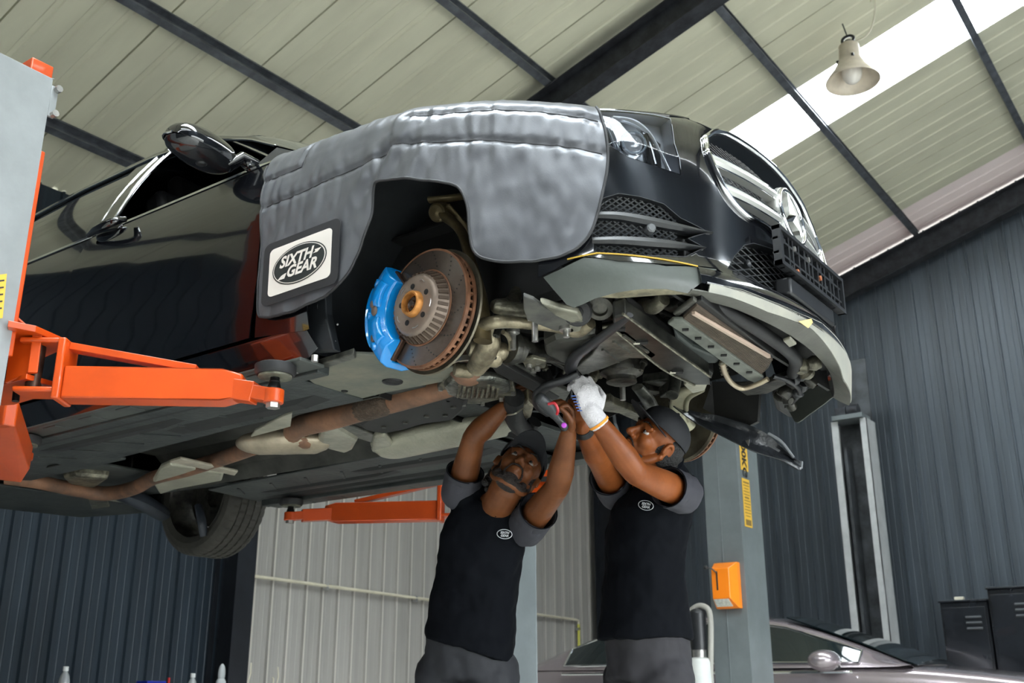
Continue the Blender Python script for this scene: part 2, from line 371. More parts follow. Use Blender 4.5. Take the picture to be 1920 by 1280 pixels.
st = thing('warning_sticker', 'yellow warning sticker on the near grey lift post', 'sticker', tuple(face_px(5, 555)))
b = MB(); b.prism([face_px(-40, 520), face_px(13, 513), face_px(5, 596), face_px(-48, 600)], (-.0035, 0, 0)); b.build('sticker_sheet', M_YEL, st, smooth=False)
b = MB()
for k in range(5): b.prism([face_px(-30, 528+k*13)+Vector((.001, 0, 0)), face_px(8-k*1.2, 524+k*13)+Vector((.001, 0, 0)), face_px(8-k*1.2, 527+k*13)+Vector((.001, 0, 0)), face_px(-30, 531+k*13)+Vector((.001, 0, 0))], (-.0015, 0, 0))
b.build('printed_lines', M_INK, st, smooth=False)
# carriage: vertical slider with flanged plate, two lug plates and a stop pin
cz = Z(.22)
b = MB(); b.box((-1.215, YN-.02, cz+.42), (.20, .075, 1.05)); b.box((-1.10, YN+.008, Z(.50)), (.04, .018, .68)); ca = b.build('carriage', M_ORANGE, near, bevel=.004)
b = MB(); A0 = Wc(26, 590, y=-1.38); A1 = Wc(62, 622, y=-1.355); A2 = Wc(52, 700, y=-1.355); A3 = Wc(8, 718, y=-1.38)
b.prism([A0, A1, A2, A3], (.0, .012, 0)); b.prism([A1, A1+Vector((.02, .02, 0)), A2+Vector((.02, .02, 0)), A2], (.012, -.008, 0)); b.build('guard_plate', M_ORANGE, ca, smooth=False, bevel=.003)
for nm, pts, dz in (('upper_lug', [(14, 612), (66, 622), (130, 650), (80, 672), (20, 660)], .02), ('lower_lug', [(5, 712), (50, 700), (106, 716), (100, 728), (28, 750), (2, 752)], -.016)):
    b = MB(); z_ = .235 if dz > 0 else .115
    b.prism([Wc(px, py, z=z_) for px, py in pts], (0, 0, dz)); b.build(nm, M_ORANGE, ca, smooth=False, bevel=.002)
b = MB(); c_ = Wc(67, 722, z=.10); b.cyl(c_, c_+Vector((0, 0, -.016)), .02, n=20); b.cyl(c_+Vector((0, 0, -.016)), c_+Vector((0, 0, -.026)), .011, n=8); b.build('pivot_bolt', M_BOLT, ca)
b = MB(); b.cyl(Wc(29, 752, y=-1.31), Wc(33, 715, y=-1.31), .011); b.build('stop_pin', mat('black_steel', (.02, .02, .022), .35, .8), ca)
arm(near, Wc(126, 722, z=.092), Wc(420, 727, z=.088), Wc(513, 743, z=.052), Z(.150))
# rear arm of the near post, cut by the frame
ra = MB(); q0 = Wc(10, 752, z=.13); q1 = Wc(12, 800, z=.13); 
top = [Wc(0, 770, z=.15), Wc(22, 742, z=.15), Wc(34, 752, z=.15), Wc(58, 820, z=.13), Wc(52, 852, z=.09), Wc(0, 845, z=.09)]
ra.prism([Wc(12, 748, z=.17), Wc(36, 752, z=.17), Wc(62, 836, z=.10), Wc(46, 862, z=.07), Wc(-60, 850, z=.10), Wc(-40, 760, z=.17)], (0, 0, -.09))
ra_o = ra.build('lift_arm', M_ORANGE, near, bevel=.005, smooth=False)
nn = Wc(40, 862, z=.055); b = MB(); b.cyl(nn, nn-Vector((0, 0, .014)), .024, n=6); b.build('nut', M_BOLT, ra_o)
b = MB(); b.cyl(nn+Vector((0, 0, .03)), nn, .04, n=24); b.build('arm_extension', M_ORANGE, ra_o, bevel=.004)
pad(ra_o, nn, Z(.150), nn.z+.03)
# --- far post, hidden in part behind the mechanic
far = thing('lift_post', 'grey lift post behind the bearded person, orange arm under the far side', 'car lift', (-1.56, 1.62, 0), 'posts of the lift under the car')
b = MB(); channel(b, -1.57, 1.62, .28, .36, 0, Z(.36), -1); b.build('post', M_POST, far, smooth=False, bevel=.004)
b = MB(); b.box((-1.57, 1.46, Z(.14)), (.20, .07, .42)); fc = b.build('carriage', M_ORANGE, far, bevel=.004)
b = MB(); b.prism([Wc(885, 884, y=1.36), Wc(935, 873, y=1.36), Wc(1035, 880, y=1.36), Wc(1032, 912, y=1.36), Wc(975, 934, y=1.36), Wc(892, 918, y=1.36)], (0, .05, 0)); b.build('carriage_head', M_ORANGE, fc, smooth=False, bevel=.003)
b = MB(); b.prism([Wc(889, 886, y=1.355), Wc(945, 872, y=1.355), Wc(942, 893, y=1.355), Wc(891, 900, y=1.355)], (0, -.004, 0)); b.build('label_plate', M_PALE, fc, smooth=False)
b = MB(); b.prism([Wc(1003, 893, y=1.355), Wc(1026, 893, y=1.355), Wc(1024, 903, y=1.355), Wc(1002, 903, y=1.355)], (0, -.004, 0)); b.build('slot', M_INK, fc, smooth=False)
b = MB(); b.box((-1.43+.01, 1.80-.012, Z(.12)), (.012, .024, .26)); b.build('edge_strip', M_ORANGE, far)
arm(far, Wc(822, 958, z=.092), Wc(632, 962, z=.090), Wc(544, 968, z=.060), Z(.150), upz=.12)
# ================================================================ NEIGHBOURING LIFT POST WITH ORANGE BOX
XA, XB = -1.755, -1.458
p2 = thing('lift_post', 'grey post of the neighbouring lift carrying an orange release box', 'car lift', ((XA+XB)/2, 4.75, 0))
b = MB(); b.box(((XA+XB)/2, 4.80, 1.38), (XB-XA, .40, 2.76)); b.box(((XA+XB)/2-.02, 4.596, 1.38), (.008, .006, 2.76)); b.build('post', M_POST, p2, smooth=False, bevel=.008)
def f2(px, py, d=0): return Wc(px, py, y=4.597-d)
M_ORB = mat('bright_orange_box_paint', (.90, .23, .01), .35, coat=.2)
b = MB(); fr = [f2(1342, 1070, .09), f2(1352, 1053, .03), f2(1376, 1050, .0)]
bx = [(1340, 1072), (1344, 1056), (1378, 1050), (1392, 1052), (1397, 1143), (1354, 1146), (1345, 1124)]
c0 = f2(1368, 1098); wx, hz = .17, .32
pts = [(-.09, -.155), (-.075, -.175), (.06, -.175), (.06, .17), (-.05, .17), (-.09, .13)]
b.prism([(c0.x+u, 4.597, c0.z+v) for u, v in ((-.095, -.17), (.095, -.17), (.095, .17), (-.095, .17))], (0, -.05, 0))
F = [(c0.x+u, 4.547, c0.z+v) for u, v in ((-.095, -.17), (.095, -.17), (.095, .17), (-.095, .17))]; G = [(c0.x+u, 4.46, c0.z+v) for u, v in ((-.08, -.10), (.06, -.10), (.06, .12), (-.08, .12))]
b.add(F+G, [(0, 1, 5, 4), (1, 2, 6, 5), (2, 3, 7, 6), (3, 0, 4, 7), (4, 5, 6, 7)])
bo = b.build('release_box', M_ORB, p2, smooth=False, bevel=.004)
b = MB(); b.box((c0.x-.035, 4.457, c0.z+.03), (.012, .004, .14)); b.build('slot', M_INK, bo)
b = MB(); b.tube([(c0.x-.035, 4.45, c0.z+.09), (c0.x-.06, 4.42, c0.z+.12), (c0.x-.09, 4.40, c0.z+.125)], .006, 8); b.ball((c0.x-.095, 4.40, c0.z+.127), .016); b.build('lever', M_BLKPL, bo)
b = MB(); b.prism([(c0.x+u, y_, c0.z+v) for u, v, y_ in ((-.08, -.155, 4.529), (.05, -.155, 4.529), (.045, -.105, 4.464), (-.075, -.105, 4.464))], (0, -.003, -.002)); b.build('paper_label', mat('off_white_label', (.62, .62, .56), .5, var=.2, scale=60), bo, smooth=False)
def s2(px, py): return Wc(px, py, x=XB+.001)
for nm, q, m in (('capacity_sticker', [(1384, 815), (1400, 815), (1404, 878), (1390, 880)], M_YEL), ('instruction_sticker', [(1390, 895), (1403, 895), (1410, 984), (1396, 986)], M_YEL)):
    t_ = thing(nm, 'yellow '+('capacity sticker with vertical black lettering high' if nm[0] == 'c' else 'instruction sticker with printed lines lower')+' on the neighbouring grey lift post', 'sticker', tuple(s2(1396, 880 if nm[0] == 'c' else 940)))
    ys = [4.66, 4.80]; zt_ = Wc(q[0][0], q[0][1], x=XB).z; zb_ = Wc(q[3][0], q[3][1], x=XB).z
    b = MB(); b.prism([(XB+.001, ys[0], zb_), (XB+.001, ys[1], zb_), (XB+.001, ys[1], zt_), (XB+.001, ys[0], zt_)], (.002, 0, 0)); b.build('sticker_sheet', m, t_, smooth=False)
    if nm[0] == 'c':
        tv, tf = text_mesh('4000KG', .115, bold=.004); b = MB()
        b.add([(XB+.0045, 4.73-v, (zt_+zb_)/2+u*-1) for u, v in tv], tf); b.build('lettering', M_INK, t_, smooth=False)
    else:
        b = MB()
        for k in range(12): b.box((XB+.0045, 4.73, zt_-.03-k*.024), (.001, .11-.03*(k % 3 == 2), .006 if k not in (0, 5) else .012))
        b.box((XB+.0045, 4.73, zb_+.035), (.001, .10, .045)); b.build('printed_lines', mat('brown_print', (.20, .13, .04), .5), t_, smooth=False)
# ================================================================ FAR LIFT POST WITH PALE EDGES
p3 = thing('lift_post', 'tall open channel lift post with pale edges behind the silver car', 'car lift', (-1.77, 8.5, 0))
M_PALEP = mat('pale_grey_edge_paint', (.42, .43, .43), .4, .1, var=.1)
b = MB(); channel(b, -1.77, 8.55, .40, .30, 0, Z(2.06), -1, lip=.075, t=.01); b.build('post', M_PALEP, p3, smooth=False)
b = MB(); b.box((-1.77, 8.66, Z(1.0)), (.37, .02, 2*(Z(2.04)/2))) ; b.box((-1.85, 8.52, 1.7), (.03, .18, 3.3)); b.build('inner_plate', mat('dark_channel_grey', (.05, .055, .06), .5, .3, var=.5, scale=5), p3)  # inside of the channel set darker than its edges
b = MB(); b.box((-1.77, 8.5, Z(2.09)), (.34, .30, .05)); b.build('top_plate', M_POST, p3)
b = MB(); b.cyl((-1.78, 8.45, Z(2.17)), (-1.66, 8.45, Z(2.17)), .07, n=20); b.box((-1.85, 8.45, Z(2.16)), (.12, .14, .10)); b.build('pulley', M_STEEL, p3)
# ================================================================ HANGING LAMP
lx, ly, lz = -.315, 4.9, Z(4.05)
lm = thing('pendant_lamp', 'bell shaped cream lamp hanging from the roof before the bright roof light', 'lamp', (lx, ly, lz))
M_SHADE = mat('aged_cream_enamel', (.66, .58, .47), .35, 0, var=.15, scale=6)
prof = [(0, .222), (.012, .222), (.05, .196), (.11, .150), (.165, .118), (.20, .100), (.215, .092), (.35, .084), (.37, .06), (.372, 0)]
b = MB(); b.lathe((lx, ly, lz), (0, 0, 1), prof, 40); b.build('shade', M_SHADE, lm, solid=.003, recalc=False, angle=60)
b = MB(); b.ball((lx, ly, lz+.085), (.082, .082, .10), 24, 14); b.build('globe', mat('milky_glass', (.80, .76, .70), .25, trans=.0), lm)
b = MB(); b.tube([(lx+.05*math.cos(t), ly, lz+.415+.035*math.sin(t)) for t in np.linspace(0, 2*PI, 20)[:-1]], .013, 8, closed=True); b.cyl((lx, ly, lz+.37), (lx, ly, lz+.40), .03); b.build('hook', M_BLKPL, lm)
b = MB(); b.cyl((lx, ly, lz+.44), (lx-.03, ly, roofz(lx)-.14), .006, n=8); b.build('suspension_wire', M_INK, lm)
b = MB(); b.tube(bez([(lx+.05, ly, lz+.37), (lx+.17, ly, lz+.40), (lx+.24, ly, lz+.55), (lx+.27, ly, lz+.80), (lx+.20, ly+.1, roofz(lx+.2)-.02)]), .007, 8); b.build('cable', mat('cream_cable', (.6, .56, .44), .5), lm)
for k in range(4):
    a_ = k*PI/2+.5; b = MB(); b.box((lx+.104*math.cos(a_), ly+.104*math.sin(a_), lz+.20), (.02, .02, .025)); b.build('clip', M_BLKPL, lm)
# ================================================================ LOCKERS, BENCH, BOTTLES, DRAINER
M_LOCK = mat('black_locker_enamel', (.012, .014, .018), .22, .1, var=.4, scale=3, coat=.3, bump=.08, bscale=6)
def locker(x0, x1, y0, h, label):
    t = thing('locker', label, 'locker', ((x0+x1)/2, y0+.25, 0))
    b = MB(); b.box(((x0+x1)/2, y0+.25, h/2), (x1-x0, .5, h)); b.box(((x0+x1)/2, y0+.24, h+.012), (x1-x0+.02, .54, .024)); b.build('body', M_LOCK, t, smooth=False, bevel=.006)
    b = MB(); b.box(((x0+x1)/2, y0-.008, h/2-.01), (x1-x0-.05, .016, h-.08)); d = b.build('door', M_LOCK, t, smooth=False, bevel=.004)
    for k in range(3):
        b = MB(); b.prism([(x0+.24, y0-.016, h-.14-k*.055), (x0+.24, y0-.032, h-.155-k*.055), (x0+.24, y0-.016, h-.165-k*.055)], (.15, 0, 0)); b.build('louvre', mat('worn_enamel', (.08, .085, .09), .3), d, smooth=False)
    b = MB(); b.box((x1-.08, y0-.03, h*.55), (.02, .03, .12)); b.build('handle', M_SATIN, d)
    return t
locker(-1.10, -.64, 8.62, Z(.055), 'lower black metal locker left of the taller one against the back wall')
locker(-.61, .25, 8.55, Z(.16), 'taller black metal cabinet at the right edge against the back wall')
b = MB(); b.box((-.93, 8.75, Z(.055)+.045), (.09, .07, .035)); tag(b.build('small_box', mat('cream_plastic', (.6, .56, .45), .4), bevel=.006), 'small cream box lying on top of the lower black locker', 'box')
# bench
bn = thing('workbench', 'low dark workbench along the left wall, only its top edge by the bottles', 'workbench', (-4.55, .9, 0))
b = MB(); b.box((-4.55, 1.0, .735), (.75, 3.8, .03)); b.build('bench_top', M_STEEL, bn)
for x_ in (-4.85, -4.25):
    for y_ in (-.7, 2.7): b = MB(); b.box((x_, y_, .36), (.05, .05, .72)); b.build('leg', M_STEEL, bn)
M_PET = mat('clear_plastic', (.72, .76, .78), .12, trans=.55)
M_CAPW = mat('white_plastic', (.85, .86, .85), .35)
def bottle(px, ytop, label):
    t_ = W(px, ytop, x=-4.45); h = t_.z-.752; t = thing('water_bottle', label, 'bottle', (t_.x, t_.y, .75), 'water bottles on the bench')
    b = MB(); b.lathe((t_.x, t_.y, .752), (0, 0, 1), [(0, 0), (0, .032), (.01, .034), (h-.09, .034), (h-.06, .028), (h-.03, .014), (h-.022, .013), (h-.02, 0)], 24); b.build('bottle_body', M_PET, t)
    b = MB(); b.lathe((t_.x, t_.y, .752+h-.028), (0, 0, 1), [(0, .0), (0, .017), (.026, .017), (.028, .014), (.028, 0)], 20); b.build('cap', M_CAPW, t)
    b = MB(); b.lathe((t_.x, t_.y, .752+h-.155), (0, 0, 1), [(0, .0345), (.055, .0345)], 24); b.build('paper_band', mat('orange_white_band', (.80, .45, .15), .5, col2=(.85, .82, .75), scale=12), t, solid=.001)
bottle(124, 1249, 'clear water bottle with white cap nearest the left corner of the picture'); bottle(362, 1262, 'clear water bottle with white cap by the black wall column')
q = W(284, 1276, x=-4.4); b = MB(); b.box((q.x, q.y, .752+(q.z-.752)/2), (.12, .15, q.z-.752)); tag(b.build('blue_box', mat('blue_plastic', (.01, .03, .45), .3), bevel=.005), 'blue plastic box between the two water bottles', 'box')
q = W(317, 1270, x=-4.4); t = thing('screwdriver', 'red handled screwdriver standing beside the blue box', 'tool', (q.x, q.y, .75))
b = MB(); b.cyl((q.x, q.y, q.z-.08), (q.x, q.y, q.z), .009); b.build('handle', mat('red_plastic', (.6, .01, .01), .3), t)
b = MB(); b.cyl((q.x, q.y, .75), (q.x, q.y, q.z-.08), .003); b.build('shank', M_BOLT, t)
for i, (pts, lab) in enumerate((([(462, 1290), (470, 1262), (471, 1242)], 'short bent cream wire sticking up left of the others'), ([(512, 1290), (513, 1272), (511, 1270)], 'shortest cream wire stub by the grey wall'), ([(517, 1290), (522, 1268), (521, 1250)], 'upright cream wire end right of the short stub'))):
    b = MB(); b.tube([(lambda w: Vector((w.x, w.y, .76)))(W(pts[0][0]-4, 1300, x=-4.3))]+[W(px, py, x=-4.3) for px, py in pts], .005, 8); tag(b.build('wire_end', mat('cream_cable', (.6, .56, .44), .5)), lab, 'wire')
b = MB(); q = W(424, 1238, x=-4.35); b.ball((q.x, q.y-.03, q.z-.09), (.022, .028, .07), 14, 10); b.ball((q.x, q.y-.03, q.z-.16), (.03, .04, .05), 12, 8)
tag(b.build('pale_blob', mat('pale_blob_skin', (.45, .47, .48), .25, bump=.5, bscale=20)), 'small pale blob on the bench end by the black column', 'bag')  # two small pale ellipsoids at the bench end
# drainer
dr = thing('oil_drainer', 'black and white fluid drainer with arched grey hose beside the neighbouring post', 'drainer', (-2.0, 4.35, 0))
c_ = W(1312, 1230, y=4.35)
def dpt(px, py): v = W(px, py, y=4.35); return v
b = MB(); zt = dpt(1312, 1232).z; b.lathe((c_.x, 4.35, .12), (0, 0, 1), [(0, 0), (0, .092), (zt-.155, .092), (zt-.13, .082), (zt-.12, .05), (zt-.12, 0)], 28); b.build('tank', mat('milky_tank', (.62, .62, .56), .4, col2=(.5, .52, .52), scale=3), dr)
b = MB(); z0 = dpt(1312, 1218).z; z1 = dpt(1312, 1150).z; b.cyl((c_.x, 4.35, z0), (c_.x, 4.35, z1), .062, n=28); b.ball((c_.x, 4.35, z1), (.062, .062, .04), 20, 10); b.build('pump', M_BLKPL, dr)
b = MB(); b.cyl((c_.x, 4.35, zt-.02), (c_.x, 4.35, z0+.01), .05, n=16); b.build('neck', M_BOLT, dr)
b = MB(); b.tube(bez([dpt(1286, 1180), dpt(1290, 1152), dpt(1308, 1136), dpt(1326, 1140), dpt(1332, 1160), dpt(1333, 1200), dpt(1332, 1290)]), .021, 12); b.build('hose', mat('grey_hose', (.32, .31, .28), .5, var=.1), dr)
for k in range(4): a_ = k*PI/2+.7; b = MB(); b.cyl((c_.x+.075*math.cos(a_), 4.35+.075*math.sin(a_), 0), (c_.x+.075*math.cos(a_), 4.35+.075*math.sin(a_), .125), .02); b.build('foot', M_BLKPL, dr)
# ================================================================ SILVER SEDAN
M_SILV = mat('silver_mauve_paint', (.34, .29, .31), .25, .65, coat=1.)
M_GLASS = mat('dark_tinted_glass', (.006, .012, .014), .04, 0, spec=.8, coat=.5)
sd = thing('sedan', 'silver sedan parked behind the grey lift post on the right', 'car', (-2.0, 6.45, 0))
YS = 6.40
def loft(stations):                                      # stations: x, [(halfwidth, z), ...] from sill to top centre
    rows = []
    for x, pr in stations:
        rows.append([Vector((x, YS-w, z)) for w, z in pr]+[Vector((x, YS+w, z)) for w, z in pr[::-1]])
    return rows
hood = [(1.25, .30, .62, .62), (1.15, .55, .80, .70), (.8, .75, .88, .80), (.2, .86, .90, .90), (-.4, .91, .91, .965), (-.75, .92, .92, .99), (-1.6, .93, .93, .99), (-2.6, .93, .93, 1.0), (-3.6, .91, .91, 1.01), (-4.2, .86, .86, 1.02), (-4.6, .76, .80, .98), (-4.75, .6, .7, .80)]
st_ = []
for x, w0, w1, zt in hood: st_.append((x, [(w0-.08, .22), (w0, .34), (w1, .62), (w1, zt-.14), (w1-.03, zt-.06), (w1-.08, zt-.02), (w1-.25, zt), (0.02, zt+.015)]))
rows = loft(st_); b = MB(); b.grid(rows)
for r in (rows[0], rows[-1]): b.add(r, [tuple(range(len(r)))])
b.build('body', M_SILV, sd, sub=1, angle=180)
gh = [(-.58, .80, .985, .97), (-1.02, .80, .985, 1.15), (-1.68, .80, .985, 1.375), (-2.3, .80, .985, 1.435), (-3.0, .80, .985, 1.41), (-3.5, .79, .985, 1.30), (-4.05, .76, .985, 1.09), (-4.35, .70, .985, .99)]
rows = []
for x, w, zb, zt in gh:
    k = (zt-.97)/.43; wt = w-.02-.22*max(k, 0); pr = [(w+.08, zb-.02), (w-.005+.05, zb+.01), (wt+.02, zt-.03), (wt-.06, zt), (.3, zt+.02), (.01, zt+.025)]
    rows.append([Vector((x, YS-a_, z)) for a_, z in pr]+[Vector((x, YS+a_, z)) for a_, z in pr[::-1]])
b = MB(); b.grid(rows); b.build('roof', mat('silver_mauve_paint', (0, 0, 0)), sd, sub=1, angle=180)
def side_pt(x, k): # on the glasshouse side
    xs = [g[0] for g in gh][::-1]; zt = np.interp(x, xs, [g[3] for g in gh][::-1]); w = np.interp(x, xs, [g[1] for g in gh][::-1]); kk = max((zt-.97)/.43, 0); wt = w-.02-.22*kk
    z = .995+k*(zt-.03-.995); y = (w+.045)+(wt+.02-w-.045)*k
    return Vector((x, YS-y-.012, z))
for x0, x1 in ((-.98, -2.02), (-2.10, -3.00), (-3.06, -3.75)):
    xs = np.linspace(x0, x1, 9); b = MB(); tp = .86
    fr = lambda x, k: side_pt(x, k)
    b.grid([[fr(x, .05) for x in xs], [fr(x, .45) for x in xs], [fr(x, tp) for x in xs]]); gl = b.build('side_window', M_GLASS, sd, solid=.01)
    b = MB(); b.tube([fr(x, .03) for x in xs]+[fr(x, tp+.03) for x in xs[::-1]], .011, 8, closed=True); b.build('window_trim', M_CHROME, gl)
b = MB()
r_ = []
for k in np.linspace(0, 1, 7):
    x = -.58-(1.10)*k; zt = np.interp(x, [g[0] for g in gh][::-1], [g[3] for g in gh][::-1]); w = .80-.02-.20*k
    r_.append([Vector((x+.012, YS+s*(w-.06), zt+.012+.02*(1-s*s))) for s in np.linspace(-1, 1, 9)])
b.grid(r_); b.build('windscreen', M_GLASS, sd, solid=.01)
mc = W(1545, 1238, y=YS-1.03)
t_ = MB(); t_.ball((mc.x, mc.y, mc.z), (.125, .15, .082), 24, 14); mi = t_.build('wing_mirror', M_SILV, sd)
b = MB(); b.bar((mc.x+.02, mc.y+.04, mc.z-.05), (mc.x+.06, YS-.90, mc.z-.045), .05, .035); b.build('mirror_foot', M_BLKPL, mi)
b = MB(); b.tube([Vector((x, YS-.945, .93)) for x in np.linspace(-1.0, -3.7, 6)], .012, 8); b.build('belt_trim', M_CHROME, sd)
b = MB(); b.tube([Vector((-1.0, YS-.955, .80)), Vector((-1.02, YS-.957, .6)), Vector((-1.0, YS-.955, .34))], .004, 6); b.build('door_gap', M_INK, sd)
for x_ in (.15, -3.7):
    for s in (-1, 1):
        b = MB(); b.lathe((x_, YS+s*.70, .33), (0, s, 0), [(0, 0), (0, .30), (.03, .33), (.17, .33), (.20, .30), (.20, .20), (.18, 0)], 32); wl = b.build('wheel', M_RUBBER, sd)
        b = MB(); b.lathe((x_, YS+s*.885, .33), (0, s, 0), [(0, .21), (.02, .20), (.005, .08), (.015, 0)], 32); b.build('rim', M_SATIN, wl)
# ================================================================ THE RAISED CAR: body skin parameterised by arc length s round the plan outline and height z
car = thing('raised_car', 'black saloon car raised on the lift with its front wheel removed', 'car', (0, 0, L))
car['_o'] = (0, 0, 0)                                    # everything below is written in car coordinates
PLN = [(.862, 0), (.858, .1), (.848, .2), (.832, .3), (.808, .4), (.775, .5), (.735, .58), (.68, .66), (.61, .735), (.52, .80), (.41, .85), (.28, .885), (.14, .91), (0, .922), (-.3, .915), (-.6, .905), (-1.2, .905), (-2, .91), (-2.6, .915), (-2.94, .92), (-3.3, .90), (-3.6, .86), (-3.85, .75), (-4.0, .5), (-4.06, 0)]
_pp = np.array([(v.x, v.y) for v in bez([(a, b_, 0) for a, b_ in PLN], 10)])
_S = np.r_[0, np.cumsum(np.hypot(*np.diff(_pp, axis=0).T))]
_T = np.gradient(_pp, _S, axis=0); _T /= np.linalg.norm(_T, axis=1)[:, None]
SEND = _S[-1]
def s_at_x(x): return float(np.interp(-x, -_pp[:, 0], _S))
_zc = np.array([(0, .842), (.3, .838), (.45, .822), (.56, .80), (.7, .78), (.85, .768), (1.0, .79), (1.25, .85), (1.6, .915), (2.05, .962), (2.12, .98), (2.2, 1.2), (9, 1.2)])
def crest(s): return float(np.interp(abs(s), *_zc.T))
_low = [(.10, .16), (.16, .13), (.175, .11), (.185, .08), (.20, .045), (.235, .006), (.28, 0)]
def skoff(a, z):
    t = min(max((a-.55)/.6, 0), 1); t = t*t*(3-2*t)
    n = float(np.interp(z, [.10, .15, .17, .20, .235, .28, .31, .36, .42, .50, .55, .62, .68, .75, .80, .86], [.10, .05, .03, .014, .004, .010, .024, .033, .038, .043, .046, .054, .062, .080, .098, .14]))
    sd_ = float(np.interp(z, [.10, .16, .25, .35, .5, .65, .75, .82, .89, .95], [.10, .05, .02, .008, 0, 0, .008, .022, .045, .07]))
    o = (1-t)*n+t*sd_; c = crest(a); r = .035+.055*t; d = c-z
    if d < r: dd = max(d, 0); o += r-math.sqrt(max(r*r-(r-dd)**2, 0))
    return o
def frame(s):
    a = min(abs(s), SEND); sg = -1 if s >= 0 else 1
    x = np.interp(a, _S, _pp[:, 0]); y = np.interp(a, _S, _pp[:, 1]); tx = np.interp(a, _S, _T[:, 0]); ty = np.interp(a, _S, _T[:, 1])
    return x, sg*y, ty, -tx*sg                            # position and outward normal
def sk(s, z, d=0.):
    """point on the skin, d metres outside it; above the crest it runs inward over the bonnet"""
    x, y, nx, ny = frame(s); c = crest(s); zz = min(z, c); o = skoff(abs(s), zz); ex = max(z-c, 0)
    return Vector((x-nx*(o+ex-d if ex == 0 else o+ex), y-ny*(o+ex-d if ex == 0 else o+ex), zz+ex*.16+(d if ex > 0 else 0)))
def SZ(px, py, s0=.6, z0=.5):
    q = np.array([s0, z0]); tgt = np.array([px, py]); best = (1e9, q)
    for i in range(60):
        f0 = proj(sk(*q)); e = tgt-f0
        if abs(e).max() < best[0]: best = (abs(e).max(), q.copy())
        if best[0] < .05: break
        J = np.array([(proj(sk(q[0]+1e-3, q[1]))-f0)/1e-3, (proj(sk(q[0], q[1]+1e-3))-f0)/1e-3]).T
        st = np.linalg.lstsq(J, e, rcond=None)[0]; m = abs(st).max()
        if m > .08: st *= .08/m
        q = q+st*.8; q[1] = min(q[1], crest(q[0])-.004)
    q = best[1]; return (float(q[0]), float(q[1]))
def SZs(pts, s0=.6, z0=.5):
    out = []; g = (s0, z0)
    for p in pts: g = SZ(p[0], p[1], *g); out.append(g)
    return out
def inpoly(p, poly):
    x, y = p; c = False; j = len(poly)-1
    for i in range(len(poly)):
        xi, yi = poly[i]; xj, yj = poly[j]
        if (yi > y) != (yj > y) and x < (xj-xi)*(y-yi)/(yj-yi)+xi: c = not c
        j = i
    return c
def densify(poly, st):
    out = []
    for i in range(len(poly)):
        a = poly[i]; b = poly[(i+1) % len(poly)]; n = max(1, int(math.hypot(b[0]-a[0], b[1]-a[1])/st))
        out += [(a[0]+(b[0]-a[0])*k/n, a[1]+(b[1]-a[1])*k/n) for k in range(n)]
    return out
def smooth_poly(poly, n=5):
    m = len(poly); out = []
    for i in range(m):
        a, b, c, d = poly[i-1], poly[i], poly[(i+1) % m], poly[(i+2) % m]
        for k in range(n):
            t = k/n; out.append(tuple(.5*((2*b[j])+(c[j]-a[j])*t+(2*a[j]-5*b[j]+4*c[j]-d[j])*t*t+(3*b[j]-a[j]-3*c[j]+d[j])*t**3) for j in (0, 1)))
    return out
def tri(poly, st, holes=()):
    poly = densify(poly, st); hs = [densify(h, st) for h in holes]; vs = []; es = []
    for lp in [poly]+hs:
        n = len(vs); vs += lp; es += [(n+i, n+(i+1) % len(lp)) for i in range(len(lp))]
    x0, x1 = min(p[0] for p in poly), max(p[0] for p in poly); y0, y1 = min(p[1] for p in poly), max(p[1] for p in poly)
    bd = np.array(vs); j = 0; y = y0+st*.5
    while y < y1:
        x = x0+st*.25+(st*.5 if j % 2 else 0)
        while x < x1:
            if inpoly((x, y), poly) and not any(inpoly((x, y), h) for h in hs) and np.min(np.hypot(bd[:, 0]-x, bd[:, 1]-y)) > st*.45: vs.append((x, y))
            x += st
        y += st*.87; j += 1
    r = geometry.delaunay_2d_cdt([Vector(v) for v in vs], es, [], 0, 1e-6)
    V_, F_ = r[0], r[2]; out = []
    for f in F_:
        c = (sum(V_[i].x for i in f)/len(f), sum(V_[i].y for i in f)/len(f))
        if inpoly(c, poly) and not any(inpoly(c, h) for h in hs): out.append(tuple(f))
    return [(v.x, v.y) for v in V_], out
def patch(name, poly, m, par, d=0., th=.004, st=.03, holes=(), mirror=False, fn=None, sign=1, **kw):
    vs, fs = tri(poly, st, holes); f = fn or (lambda s, z: sk(s, z, d))
    b = MB(); b.add([f(sign*s, z) for s, z in vs], fs)
    A, B_, C_ = [Vector(b.v[i]) for i in b.f[0][:3]]; n = (B_-A).cross(C_-A); s0 = sum(vs[i][0] for i in fs[0])/len(fs[0]); _x, _y, nx, ny = frame(sign*s0)
    if n.x*nx+n.y*ny < 0: b.f = [t[::-1] for t in b.f]
    o = b.build(name, m, par, recalc=False, solid=th, angle=50, **kw)
    return o
def line3(pts, d=0., sign=1, st=.02):
    out = []
    for i in range(len(pts)-1):
        a, b = pts[i], pts[i+1]; n = max(1, int(math.hypot(b[0]-a[0], b[1]-a[1])/st)); out += [sk(sign*(a[0]+(b[0]-a[0])*k/n), a[1]+(b[1]-a[1])*k/n, d) for k in range(n)]
    out.append(sk(sign*pts[-1][0], pts[-1][1], d)); return out
SIDES = ((1, 'near'), (-1, 'far'))
M_VAL = mat('grey_green_unpainted_plastic', (.060, .068, .060), .40, 0, var=.18, scale=4, bump=.06)
M_GRILL = mat('black_mesh_plastic', (.009, .010, .011), .45)
M_INNER = mat('matt_black_interior', (.004, .004, .004), .8)
